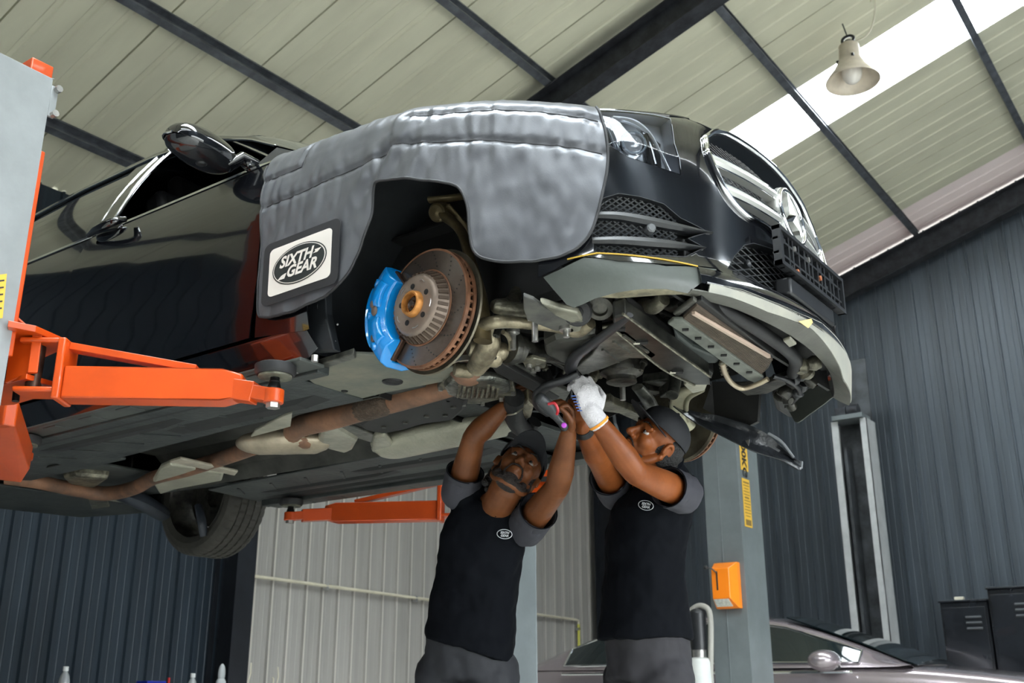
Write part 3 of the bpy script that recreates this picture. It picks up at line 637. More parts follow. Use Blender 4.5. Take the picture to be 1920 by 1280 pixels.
# ---- outlines taken on the near side, mirrored to the far side
HL = SZs([(1132, 240), (1134, 250), (1140, 270), (1175, 293), (1220, 308), (1277, 327), (1274, 300), (1264, 268)], .84, .66)
HL = HL[1:]+[(HL[-1][0]-.01, .77), (.66, .772), (.72, .764), (.78, .757), (.85, .755)]
SI = SZs([(1113, 470), (1108, 430), (1112, 400), (1130, 371), (1160, 362), (1200, 368), (1245, 382), (1276, 408), (1330, 436), (1290, 447), (1322, 464), (1285, 482), (1200, 480), (1130, 478)], .87, .3)
CI = SZs([(1364, 503), (1378, 478), (1395, 459), (1412, 455), (1448, 466)], .48, .3)
CI = CI+[(0, CI[-1][1]+.01)]+[(-s, z) for s, z in CI[::-1]]+[(-.3, .292), (0, .285), (.3, .292)]
GR = SZs([(1440, 430), (1400, 407), (1366, 372), (1343, 330), (1326, 290), (1321, 265)], .28, .47)
GR = GR+[(GR[-1][0]-.015, GR[-1][1]+.022), (.33, .80), (0, .812)]; GR = [(0, .455)]+GR
GRF = GR[:-1]+[GR[-1]]+[(-s, z) for s, z in GR[1:-1][::-1]]
AR = [(1.02, .243), (1.015, .33), (1.03, .45), (1.07, .56), (1.10, .62)]
HLc = HL
# bumper cover with openings (both halves in one skin)
topR = [(0, .835), (.30, .83), (.42, .817), (.50, .80), (.585, .778)]
half = topR+[(.86, .765), (1.0, .77), (1.10, .62)]+AR[::-1][1:]+SZs([(1040, 505), (1090, 477), (1118, 482), (1160, 489), (1250, 495), (1342, 502)], 1.0, .25)+[(.48, .288)]
cover_poly = half+[(.3, .286), (0, .279), (-.3, .286)]+[(-s, z) for s, z in half[::-1][:-1]]
bc = patch('bumper_cover', cover_poly, M_BLACK, car, holes=[SI, [(-s, z) for s, z in SI[::-1]], CI, GRF, HLc, [(-s, z) for s, z in HLc[::-1]]], st=.022)
# lower unpainted valance with the wheel arch corner, each side
VA = SZs([(1018, 519), (1050, 504), (1095, 482), (1125, 484), (1250, 498), (1346, 504)], 1.0, .25)+SZs([(1325, 522), (1290, 549), (1250, 541), (1205, 541), (1160, 547), (1115, 559), (1092, 570), (1076, 576), (1062, 570), (1040, 545)], .55, .25)
for sg, nm in SIDES: patch('lower_valance', VA, M_VAL, car, d=-.003, st=.02, sign=sg)
# dark band, pale lip strip and grey underside of the lip
def strip(name, s0, s1, prof, m, n=60, th=.004):          # prof: list of (z, d)
    b = MB(); b.grid([[sk(s0+(s1-s0)*i/n, z, d) for z, d in prof] for i in range(n+1)]); return b.build(name, m, car, solid=th, offset=0)
strip('lip_band', .575, -.575, [(.286, 0), (.272, .004), (.255, .005), (.236, .004)], M_BLACK)
def SZd(px, py, d, s0, z0):                              # point on the vertical wall d metres inside the plan outline
    fp = lambda s, z: (lambda x, y, nx, ny: Vector((x-nx*d, y-ny*d, z)))(*frame(s)); q = np.array([s0, z0]); tgt = np.array([px, py])
    for i in range(40):
        f0 = proj(fp(*q)); J = np.array([(proj(fp(q[0]+1e-3, q[1]))-f0)/1e-3, (proj(fp(q[0], q[1]+1e-3))-f0)/1e-3]).T
        st = np.linalg.lstsq(J, tgt-f0, rcond=None)[0]; m = abs(st).max()
        if m > .05: st *= .05/m
        q = q+st*.8
    return (float(q[0]), float(q[1]))
def edge(pts, d, s0=.56, z0=.22):
    g = (s0, z0); out = []
    for p in pts: g = SZd(p[0], p[1], d, *g); out.append(g)
    return sorted(out)
ET = edge([(1335, 532), (1390, 542), (1440, 562), (1500, 588), (1540, 605), (1570, 635), (1588, 665), (1596, 695)], -.004)
EB = edge([(1315, 545), (1370, 557), (1440, 585), (1520, 615), (1555, 655), (1575, 690), (1581, 712)], .006)
EI = edge([(1290, 553), (1320, 562), (1370, 575), (1440, 605), (1500, 640), (1535, 670), (1560, 705), (1570, 730)], .055)
def eat(E, s): return float(np.interp(s, [p[0] for p in E], [p[1] for p in E]))
def wallpt(s, z, d): x, y, nx, ny = frame(s); return Vector((x-nx*d, y-ny*d, z))
def lip(name, e0, e1, sa, sb, m, n=50):
    (E0, d0), (E1, d1) = e0, e1; b = MB(); rows = []
    for i in range(n+1):
        s = sa+(sb-sa)*i/n; z0_, z1_ = eat(E0, s), eat(E1, s); rows.append([wallpt(s, z0_+(z1_-z0_)*k-.002*math.sin(k*PI), d0+(d1-d0)*k) for k in (0, .25, .5, .75, 1)])
    b.grid(rows); return b.build(name, m, car, solid=.004, offset=0)
lip('lip_strip', (ET, -.004), (EB, .006), .55, -.53, mat('pale_lip_plastic', (.27, .27, .24), .4, 0, var=.14, scale=9, col2=(.34, .33, .28)))
lu = lip('lip_underside', (EB, .006), (EI, .055), .60, -.56, mat('grey_lip_plastic', (.085, .085, .072), .5, 0, var=.2, scale=8, bump=.1))
lip('lip_inner_edge', (EI, .055), ([(s_, z_+.02) for s_, z_ in EI], .060), .60, -.56, M_INNER)
lip('lip_band_lower', ([(-1, .240), (1, .240)], -.004), (ET, -.0035), .56, -.56, M_BLACK)
b = MB(); sc_ = [SZd(px, py, -.0075, .0, .22) for px, py in ((1498, 602), (1522, 597), (1525, 604), (1516, 615))]; b.add([wallpt(s_, z_, -.0065) for s_, z_ in sc_], [(0, 1, 2, 3)]); b.build('paint_scuff', mat('yellow_scuff', (.66, .48, .20), .5, var=.2, scale=30), lu, smooth=True)
b = MB(); b.tube(line3([(.575, .288), (.7, .294), (.86, .30), (.94, .285)], .002), .0022, 6); b.build('masking_edge', mat('ochre_edge', (.45, .28, .03), .5), bc)
# ---- headlights
M_LENS = bpy.data.materials.new('clear_lens'); M_LENS.use_nodes = True; nt = M_LENS.node_tree; nt.nodes.remove(nt.nodes['Principled BSDF'])
g_ = nt.nodes.new('ShaderNodeBsdfGlossy'); g_.inputs['Roughness'].default_value = .02; t_ = nt.nodes.new('ShaderNodeBsdfTransparent'); t_.inputs[0].default_value = (.93, .95, .97, 1)
fr_ = nt.nodes.new('ShaderNodeFresnel'); fr_.inputs[0].default_value = 1.55; mx = nt.nodes.new('ShaderNodeMixShader')
nt.links.new(fr_.outputs[0], mx.inputs[0]); nt.links.new(t_.outputs[0], mx.inputs[1]); nt.links.new(g_.outputs[0], mx.inputs[2]); nt.links.new(mx.outputs[0], nt.nodes['Material Output'].inputs[0])
M_REFL = mat('headlight_reflector', (.42, .44, .47), .18, .9)
for sg, nm in SIDES:
    hp = [(sg*s, z) for s, z in HL]
    h = patch('headlight', hp, mat('headlight_housing', (.34, .36, .40), .28, .3), car, d=-.055, st=.02, th=.003)
    b = MB(); ring = densify(hp, .02); b.grid([[sk(s, z, 0) for s, z in ring+ring[:1]], [sk(s, z, -.055) for s, z in ring+ring[:1]]]); b.build('housing_wall', mat('headlight_housing', (0, 0, 0)), h, solid=.002)
    patch('lens', hp, M_LENS, h, d=.002, st=.02, th=0)
    def q(px, py, d): s, z = SZ(px, py, .8, .66); return sk(sg*s, z, d)
    b = MB(); c_ = q(1192, 262, -.03); nn = (q(1192, 262, .03)-c_).normalized()
    b.lathe(c_, nn, [(-.02, .0), (-.02, .036), (.012, .040), (.016, .036), (.016, .031), (.004, .030)], 28); b.build('lamp_ring', M_CHROME, h)
    b = MB(); b.lathe(c_, nn, [(.0, .031), (.014, .026), (.022, .014), (.025, 0)], 24); b.build('projector_glass', mat('projector_glass', (.5, .52, .55), .03, .6), h)
    b = MB(); b.tube(bez([q(1150, 214, -.02), q(1190, 222, -.02), q(1222, 244, -.02), q(1245, 280, -.02), q(1262, 318, -.02)]), [.010+.004*math.sin(k*.2) for k in range(33)], 10, flat=.5); b.build('light_band', mat('white_light_guide', (.85, .87, .9), .15, .3), h)
    b = MB(); b.tube(bez([q(1140, 222, -.03), q(1150, 240, -.03), q(1162, 268, -.03), q(1180, 290, -.03)]), .014, 10, flat=.5); b.tube(bez([q(1205, 226, -.035), q(1228, 262, -.035), q(1240, 300, -.035)]), .012, 10, flat=.5); b.build('reflector_blade', M_REFL, h)
    b = MB(); b.grid([[q(px, py, -.042) for px, py in r] for r in (((1130, 222), (1160, 226), (1200, 236)), ((1142, 248), (1165, 255), (1215, 268)), ((1150, 268), (1185, 288), (1232, 304)))]); b.build('reflector_bowl', M_REFL, h, solid=.002)
# ---- side intakes: mesh, fins, sensor
def mesh_lines(poly, sp, ang, asp=1.):
    """parallel lines clipped to a polygon in (s, z)"""
    segs = []; ca, sa = math.cos(ang), math.sin(ang)
    rr = [(x*ca+y*sa, -x*sa+y*ca) for x, y in poly]; v0 = min(p[1] for p in rr); v1 = max(p[1] for p in rr); v = v0+sp/2
    while v < v1:
        xs = []
        for i in range(len(rr)):
            (xa, ya), (xb, yb) = rr[i], rr[(i+1) % len(rr)]
            if (ya > v) != (yb > v): xs.append(xa+(xb-xa)*(v-ya)/(yb-ya))
        xs.sort()
        for a, b_ in zip(xs[::2], xs[1::2]):
            if b_-a > .004: segs.append(((a*ca-v*sa, a*sa+v*ca), (b_*ca-v*sa, b_*sa+v*ca)))
        v += sp
    return segs
def mesh_panel(name, poly, par, d, sp=.018, ang=.62, r=.0022, mfront=M_GRILL, sign=1, back=-.02):
    b = MB()
    for a_ in (ang, -ang):
        for p0, p1 in mesh_lines(poly, sp, a_):
            n = max(1, int(math.hypot(p1[0]-p0[0], p1[1]-p0[1])/.05)); b.tube([sk(sign*(p0[0]+(p1[0]-p0[0])*k/n), p0[1]+(p1[1]-p0[1])*k/n, d) for k in range(n+1)], r, 4, cap=False)
    o = b.build(name, mfront, par, smooth=False, recalc=False)
    return o
M_MESH = mat('satin_black_mesh', (.035, .038, .042), .35)
for sg, nm in SIDES:
    bk = patch('side_intake', [(sg*s, z) for s, z in SI], M_GRILL, car, d=-.05, st=.03)
    ring = densify(SI, .02); b = MB(); b.grid([[sk(sg*s, z, .001) for s, z in ring+ring[:1]], [sk(sg*s, z, -.05) for s, z in ring+ring[:1]]]); b.build('intake_wall', M_BLKPL, bk, solid=.002)
    mesh_panel('intake_mesh', SI[:8]+[SZ(1276, 470, .6, .33)]+SI[11:], bk, -.018, sp=.0135, sign=sg, mfront=M_MESH, r=.0026)
    for pts in ([(1112, 402), (1160, 403), (1215, 412), (1275, 425), (1334, 437)], [(1110, 450), (1160, 449), (1215, 452), (1270, 458), (1321, 465)]):
        q4 = SZs(pts, .86, .4); w = [.010, .013, .016, .012, .002]; b = MB()
        rows = []
        for k, (s, z) in enumerate(q4): rows.append([sk(sg*s, z+w[k]*.25, -.03), sk(sg*s, z+w[k]*.5, .004), sk(sg*s, z-w[k]*.3, .008), sk(sg*s, z-w[k]*.9, .0), sk(sg*s, z-w[k]*.8, -.03)])
        R2 = []
        for k in range(5): R2.append(bez([rows[i][k] for i in range(5)], 5))
        b.grid(R2); b.build('intake_fin', M_BLKPL, bk, solid=.002, offset=0)
    s, z = SZ(1221, 427, .7, .38); b = MB(); c_ = sk(sg*s, z, -.02); nn = (sk(sg*s, z, .02)-c_).normalized(); b.lathe(c_, nn, [(0, .014), (.022, .013), (.026, .009), (.026, 0)], 20); b.build('parking_sensor', mat('grey_sensor', (.11, .115, .12), .3), bk)
# ---- centre intake
ck = patch('centre_intake', CI, M_GRILL, car, d=-.06, st=.03)
mesh_panel('intake_mesh', CI, ck, -.03, sp=.021, ang=.32, r=.0019, mfront=M_MESH)
for (px, py) in ((1415, 490),):
    for sg in (1, -1):
        s, z = SZ(px, py, .38, .35); c_ = sk(sg*s, z, -.035); nn = (sk(sg*s, z, .02)-c_).normalized(); b = MB(); b.lathe(c_, nn, [(0, .013), (.016, .012), (.016, .008), (.010, 0)], 18); b.build('parking_sensor', M_BLKPL, ck)
b = MB(); b.box(sk(0, .33, -.012), (.05, .36, .055)); b.build('radar_cover', M_BLKPL, ck, bevel=.008)
ring = densify(CI, .02); b = MB(); b.grid([[sk(s, z, .001) for s, z in ring+ring[:1]], [sk(s, z, -.06) for s, z in ring+ring[:1]]]); b.build('intake_wall', M_BLKPL, ck, solid=.002)
# ---- grille with star
gk = patch('grille', GRF, M_GRILL, car, d=-.075, st=.03)
mesh_panel('grille_mesh', GRF, gk, -.060, sp=.016, ang=.5, r=.0016, mfront=M_MESH)
ring = densify(smooth_poly(GRF, 4), .02)
b = MB(); b.grid([[sk(s, z, -.002) for s, z in ring+ring[:1]], [sk(s, z, -.035) for s, z in ring+ring[:1]], [sk(s*.985, .63+(z-.63)*.97, -.075) for s, z in ring+ring[:1]]]); b.build('grille_wall', mat('blue_black_plastic', (.018, .022, .028), .3), gk, solid=.002, offset=0)
b = MB(); b.tube([sk(s, z, .004) for s, z in ring], .0105, 10, closed=True, flat=.8); b.build('chrome_frame', M_CHROME, gk)
M_LOUV = mat('satin_silver_louvre', (.60, .60, .57), .3, .75)
def gs(z): # half width of the grille at height z
    xs = [(zz, s) for s, zz in GR[1:-2]]; xs.sort(); return float(np.interp(z, [a for a, _ in xs], [c_ for _, c_ in xs]))
for zc_ in (.668, .582):
    for sg, nm in SIDES:
        e = gs(zc_)-.012; ss = np.linspace(.085, e, 10); b = MB()
        b.grid([[sk(sg*s, zc_+.014, -.03) for s in ss], [sk(sg*s, zc_+.012, -.004) for s in ss], [sk(sg*s, zc_-.004, .0) for s in ss], [sk(sg*s, zc_-.016, -.008) for s in ss], [sk(sg*s, zc_-.018, -.035) for s in ss]]); lv = b.build('louvre', M_LOUV, gk, solid=.002, offset=0)
        b = MB(); b.tube([sk(sg*s, zc_+.0125, -.002) for s in ss], .0022, 6); b.tube([sk(sg*s, zc_-.0165, -.008) for s in ss], .0022, 6); b.build('chrome_edge', M_CHROME, lv)
zS = .607; c_ = Vector((.806, 0, .622)); nn = Vector((1, 0, .10)).normalized(); R_ = .095
cc = c_
b = MB(); b.lathe(cc-nn*.07, nn, [(0, R_*.95), (.03, R_*1.02), (.055, R_*1.08), (.066, R_*1.05), (.066, R_*.86), (.03, R_*.80)], 48)
for sg in (1, -1):
    for zc_ in (.668, .582): b.add([sk(sg*.07, zc_+.022, -.03), sk(sg*.07, zc_+.02, -.006), sk(sg*.07, zc_-.024, -.006), sk(sg*.07, zc_-.026, -.03), sk(sg*.15, zc_+.012, -.03), sk(sg*.15, zc_+.011, -.006), sk(sg*.15, zc_-.014, -.008), sk(sg*.15, zc_-.016, -.03)], [(0, 1, 5, 4), (1, 2, 6, 5), (2, 3, 7, 6)])
b.build('star_mount', M_LOUV, gk)
u_ = Vector((0, 1, 0)); w_ = nn.cross(u_).normalized()*-1; w_ = w_ if w_.z > 0 else -w_
b = MB(); b.tube([cc+(u_*math.cos(t)+w_*math.sin(t))*R_*.95 for t in np.linspace(0, 2*PI, 49)[:-1]], .0075, 10, closed=True); sb = b.build('star_ring', M_CHROME, gk)
for k in range(3):
    a_ = PI/2+k*2*PI/3; tip = cc+(u_*math.cos(a_)+w_*math.sin(a_))*R_*.93; e1 = (u_*math.cos(a_+PI/2)+w_*math.sin(a_+PI/2))
    a60 = a_+PI/3; a61 = a_-PI/3; i1 = cc+(u_*math.cos(a60)+w_*math.sin(a60))*R_*.17; i2 = cc+(u_*math.cos(a61)+w_*math.sin(a61))*R_*.17
    b = MB(); b.add([cc+nn*.014, tip+nn*.002+e1*.002, i1, cc-nn*.004, i2, tip+nn*.002-e1*.002], [(0, 2, 1), (0, 1, 5), (0, 5, 4), (2, 3, 1), (4, 5, 3), (1, 3, 5)]); b.build('star_arm', M_CHROME, sb, smooth=False)
# ---- number plate holder
ph = MB(); X0 = .872; yw, z0p, z1p = .262, .366, .486; rot = Matrix.Rotation(-.02, 3, 'Y')
def curve_x(y): return .842-.02*(y*y)
def pbar(b, y0, y1, z0, z1, x0=-.006, x1=.012):
    n = max(1, int((y1-y0)/.06)); ys = np.linspace(y0, y1, n+1)
    for a, c_ in zip(ys[:-1], ys[1:]):
        b.add([(curve_x(a)+x0, a, z0), (curve_x(c_)+x0, c_, z0), (curve_x(c_)+x0, c_, z1), (curve_x(a)+x0, a, z1), (curve_x(a)+x1, a, z0), (curve_x(c_)+x1, c_, z0), (curve_x(c_)+x1, c_, z1), (curve_x(a)+x1, a, z1)], [(0, 1, 2, 3), (4, 7, 6, 5), (0, 4, 5, 1), (3, 2, 6, 7), (0, 3, 7, 4), (1, 5, 6, 2)])
for z_ in (z0p, z1p-.012): pbar(ph, -yw, yw, z_, z_+.012, -.006, .020)
for z_ in (.400, .444): pbar(ph, -yw, yw, z_, z_+.007)
rr_ = random.Random(3); y_ = -yw
while y_ < yw-.012:
    pbar(ph, y_, y_+.010, z0p, z1p, -.004, .012 if abs(y_+yw) > .01 else .020); y_ += .030 if rr_.random() < .5 else .046
pbar(ph, yw-.012, yw, z0p, z1p, -.006, .020)
for k in range(9):
    y0 = -yw+.03+k*.055; r0 = rr_.choice([.372, .404, .446]); pbar(ph, y0, y0+.028, r0+.004, r0+.014); pbar(ph, y0+.008, y0+.016, r0-.004, r0+.022)
pbar(ph, -yw+.005, yw-.005, z0p+.002, z1p-.002, -.006, -.003)
pho = ph.build('plate_holder', M_BLKPL, car, smooth=False)
for i, (y_, z_, m_) in enumerate(((-.14, .452, M_BOLT), (-.03, .455, M_BOLT), (.06, .425, mat('rusty_screw', (.30, .09, .03), .6)), (-.13, .383, mat('rusty_screw', (.3, .09, .03), .6)))):
    b = MB(); b.lathe((curve_x(y_)+.004, y_, z_), (1, 0, 0), [(0, .009), (.012, .008), (.013, 0)], 14); b.build('screw', m_, pho)
# ---- bonnet and far upper shell
M_SHELL = M_BLACK
b = MB(); rows = []
ssn = [0, .1, .2, .3, .4, .5, .6, .7, .8, .9, 1.0, 1.15, 1.3, 1.5, 1.7, 1.9, 2.08]
for s in ssn[::-1]+[-s for s in ssn[1:]]:
    e = sk(s, crest(s)-.0, 0); x_, y_, nx, ny = frame(s); r = []
    for k in np.linspace(0, 1, 7):
        xc = e.x-.10*(1-abs(e.y)/.8) if e.x > .5 else e.x; c0 = Vector((min(xc-.35*max(0, 1-abs(e.y)/.9), .30), 0, .90+.10*min(max((.45-e.x), 0), 1)))
        p_ = e.lerp(c0, k); p_.z += .035*math.sin(k*PI/2)*(.6); r.append(p_)
    rows.append(r)
b.grid(rows); b.build('bonnet', M_BLACK, car, solid=.004, offset=0)
# shut line lip of the bonnet over the headlight
for sg, nm in SIDES:
    b = MB(); b.tube([sk(sg*s, crest(s)-.002, .004) for s in np.linspace(.46, .86, 14)], .006, 8); b.build('bonnet_edge', M_BLACK, car)
# ---- fenders, doors, sills, rear quarter
xs_ = lambda x: s_at_x(x)
def arch(xc, zc, r, a0, a1, n=16): return [(xs_(xc+r*math.cos(t)), zc+r*math.sin(t)) for t in np.linspace(a0, a1, n)]
sd1 = xs_(-.605)
FENDER = [(xs_(.545), .62), (xs_(.545), .76), (xs_(.42), .785), (1.25, .85), (1.6, .915), (2.05, .955), (2.12, .90), (2.075, .80), (sd1, .60), (sd1, .46), (sd1+.02, .27), (xs_(-.44), .25), (xs_(-.40), .245)]+arch(0, .33, .385, PI+.22, .0, 20)[:-1]+[AR[1], AR[2], AR[3], AR[4]]
for sg, nm in SIDES: patch('front_wing', FENDER, M_BLACK, car, d=0, sign=sg, st=.04)
rdv = SZs([(165, 437), (150, 450), (131, 500), (124, 560), (116, 640)], 3.1, .9)
rdb = [(s, min(z, .90)) for s, z in rdv]; rs = xs_(-1.71)
rd_line = [(xs_(-1.70), .895), (xs_(-1.715), .80), (xs_(-1.735), .64), (xs_(-1.73), .47), (xs_(-1.70), .27)]
FD = [(xs_(-.66), .895), (xs_(-.62), .80), (xs_(-.61), .60), (xs_(-.612), .46), (xs_(-.645), .272)]
g = .003
fd_poly = [(s+g, z) for s, z in FD]+[(s-g, z) for s, z in rd_line[::-1]]
rd2 = [(xs_(-2.74), .895), (xs_(-2.72), .75)]+arch(-2.94, .33, .39, PI*.33, .12, 8)+[(xs_(-2.53), .272)]
rdo = [(s+g, z) for s, z in rd_line]+rd2[::-1]
for sg, nm in SIDES:
    dr_ = patch('front_door', fd_poly, M_BLACK, car, sign=sg, st=.04)
    rr2 = patch('rear_door', rdo, M_BLACK, car, sign=sg, st=.04)
    patch('sill', [(xs_(-.40), .262), (xs_(-2.52), .262), (xs_(-2.52), .20), (xs_(-2.50), .165), (xs_(-.42), .160), (xs_(-.36), .19)], M_BLACK, car, sign=sg, st=.04, d=-.004)
    patch('rear_quarter', [(xs_(-2.75), .895)]+[(xs_(-2.73), .75)]+arch(-2.94, .33, .39, PI*.33, PI-.15, 16)+[(xs_(-3.34), .30), (xs_(-3.5), .24), (SEND-.9, .24), (SEND, .24), (SEND, .95), (xs_(-3.8), .97), (xs_(-3.2), .93)], M_BLACK, car, sign=sg, st=.06)
# door edge shine, handle
for sg, nm in SIDES:
    hb = [P(166, 441, y=-.89), P(185, 428, y=-.93), P(210, 416, y=-.935), P(236, 411, y=-.89)]
    if sg < 0: hb = [Vector((v.x, -v.y, v.z)) for v in hb]
    b = MB(); b.tube(bez(hb), [.010+.008*math.sin(PI*k/24) for k in range(25)], 10, flat=1.); b.build('door_handle', M_BLACK, car)
    c_ = (hb[0]+hb[3])/2; b = MB(); b.ball((c_.x, c_.y+(.012 if sg > 0 else -.012), c_.z-.012), (.085, .012, .04), 20, 10); b.build('handle_recess', mat('black_car_paint', (0, 0, 0)), car)
# belt chrome, wing indicator bulge
for sg, nm in SIDES:
    b = MB(); n = 40; pr = [(.902, -.004), (.906, .005), (.916, .006), (.920, -.004)]
    b.grid([[sk(sg*s, z, d) for z, d in pr] for s in np.linspace(xs_(-.60), xs_(-3.1), n)]); b.build('belt_trim', M_CHROME, car, solid=.002, offset=0)
# ---- glasshouse
def GH(x, k, sg=1, d=0.):                                 # k 0 belt .. 1 roof rail
    yb = .845; yt = .60-.02*max(0, (-x-2.4)); xr = x
    zt = float(np.interp(-x, [.55, .95, 1.35, 1.7, 2.2, 2.7, 3.1, 3.5], [.93, 1.17, 1.345, 1.385, 1.385, 1.345, 1.24, 1.06]))
    yt = float(np.interp(zt, [.93, 1.385], [.80, .605])); y = yb+(yt-yb)*k+.025*math.sin(PI*k); z = .915+(zt-.915)*k
    return Vector((x, -sg*(y+d), z))
def ghrow(x0, x1, k, sg, n=14, d=0): return [GH(x0+(x1-x0)*i/n, k, sg, d) for i in range(n+1)]
M_PRIV = mat('dark_privacy_glass', (.012, .012, .010), .03, 0, spec=1., coat=1.)
for sg, nm in SIDES:
    b = MB(); b.grid([ghrow(-1.80, -2.60, k, sg, d=-.008) for k in np.linspace(0, .93, 8)]); rg = b.build('rear_side_window', M_PRIV, car, solid=.004, offset=0)
    b = MB(); b.grid([ghrow(-2.66, -3.05, k, sg, d=-.008) for k in np.linspace(0, .9, 6)]); b.build('quarter_window', M_PRIV, car, solid=.004, offset=0)
    b = MB(); b.grid([[GH(x, k, sg, d) for x, d in ((-1.60, -.012), (-1.61, .002), (-1.79, .002), (-1.80, -.012))] for k in np.linspace(0, .96, 8)]); bp = b.build('door_pillar', M_BLACK, car, solid=.003, offset=0)
    b = MB(); b.tube([GH(-1.60+.04*k, k, sg, .004) for k in np.linspace(0, .93, 10)], .006, 8); b.build('chrome_edge', M_CHROME, bp)
    b = MB(); b.tube([GH(-1.70+.04*k, k, sg, .004) for k in np.linspace(0, .93, 10)], .004, 8); b.build('chrome_edge', M_CHROME, bp)
    b = MB(); b.grid([[GH(x, k, sg, d) for x, d in ((-2.58, -.012), (-2.60, .002), (-2.66, .002), (-2.68, -.012))] for k in np.linspace(0, .95, 8)]); b.build('door_pillar', M_BLACK, car, solid=.003, offset=0)
    xx = np.linspace(-.60, -3.3, 40); b = MB(); b.grid([[GH(x, .93, sg, -.006), GH(x, .95, sg, .008), GH(x, 1.0, sg, .010), GH(x, 1.0, sg, -.03)+Vector((0, 0, .012))] for x in xx]); b.build('roof_rail', M_BLACK, car, solid=.003, offset=0)
    b = MB(); b.tube([GH(x, .935, sg, .006) for x in np.linspace(-.75, -3.1, 40)], .0055, 8); b.build('window_trim', M_CHROME, car)
    b = MB(); b.prism([GH(-.60, 0, sg, -.003), GH(-.60, .8, sg, -.003), GH(-.74, .9, sg, -.003), GH(-.80, 0, sg, -.003)], (0, .006*sg, 0)); b.build('mirror_triangle', M_BLKPL, car, smooth=False)
    b = MB(); b.grid([ghrow(-3.06, -3.42, k, sg, d=-.002) for k in np.linspace(0, 1, 6)]); b.build('rear_pillar', M_BLACK, car, solid=.004, offset=0)
def top(x): v = GH(x, 1.0); return -v.y, v.z
rows = []
for x in np.linspace(-1.33, -2.75, 12):
    y_, z_ = top(x); rows.append([Vector((x, -y_*math.cos(t), z_+.045*math.sin(t)**.9)) for t in np.linspace(0, PI, 13)])
b = MB(); b.grid(rows); b.build('roof', M_BLACK, car, solid=.006, offset=0)
rows = []
for x in np.linspace(-.52, -1.33, 8):
    y_, z_ = top(x); y_ -= .01; kx = (-.52-x)/(.81); rows.append([Vector((x+(.22*(1-kx)+.02)*math.sin(t), -y_*math.cos(t), z_+.045*kx*math.sin(t)**.9+.005)) for t in np.linspace(0, PI, 13)])
b = MB(); b.grid(rows); b.build('windscreen', mat('windscreen_glass', (.02, .03, .035), .02, 0, coat=1., spec=1.), car, solid=.005, offset=0)
rows = []
for x in np.linspace(-2.75, -3.45, 7):
    y_, z_ = top(x); rows.append([Vector((x, -y_*math.cos(t)*.98, z_+.04*math.sin(t)**.9-.005)) for t in np.linspace(0, PI, 13)])
b = MB(); b.grid(rows); b.build('rear_window', M_PRIV, car, solid=.005, offset=0)
b = MB(); rows = []
for x in np.linspace(-3.30, -3.98, 6):
    yy = float(np.interp(-x, -_pp[::-1, 0][::-1], _pp[:, 1])) if False else np.interp(x, _pp[::-1, 0], _pp[::-1, 1])
    rows.append([Vector((x, y_, 1.01-.05*(abs(y_)/.85)**2-(.05 if abs(y_) > yy-.02 else 0))) for y_ in np.linspace(-yy+.05, yy-.05, 11)])
b.grid(rows); b.build('boot_lid', M_BLACK, car, solid=.006, offset=0)
# cabin seen through the open window
b = MB(); rows = [[Vector((x, s_*.80, .93)) for x in (-.62, -3.2)] for s_ in (-1, 1)]
b.add([(-.62, -.80, .55), (-3.2, -.80, .55), (-3.2, .80, .55), (-.62, .80, .55)], [(0, 1, 2, 3)])
b.add([(-.62, -.80, .55), (-.62, .80, .55), (-.62, .78, .96), (-.62, -.78, .96)], [(0, 1, 2, 3)]); b.build('cabin_floor', M_INNER, car)
M_SEAT = mat('black_leather', (.012, .012, .013), .5)
for y_ in (-.36, .36):
    b = MB(); b.box((-1.35, y_, .68), (.5, .48, .16)); b.bar((-1.55, y_, .70), (-1.75, y_, 1.22), .46, .12, up=(1, 0, 0)); b.bar((-1.74, y_, 1.20), (-1.79, y_, 1.36), .24, .08, up=(1, 0, 0)); b.build('seat', M_SEAT, car, bevel=.03)
b = MB(); b.bar((-.70, -.75, .90), (-.70, .75, .90), .25, .18); b.build('dashboard', M_SEAT, car, bevel=.03)
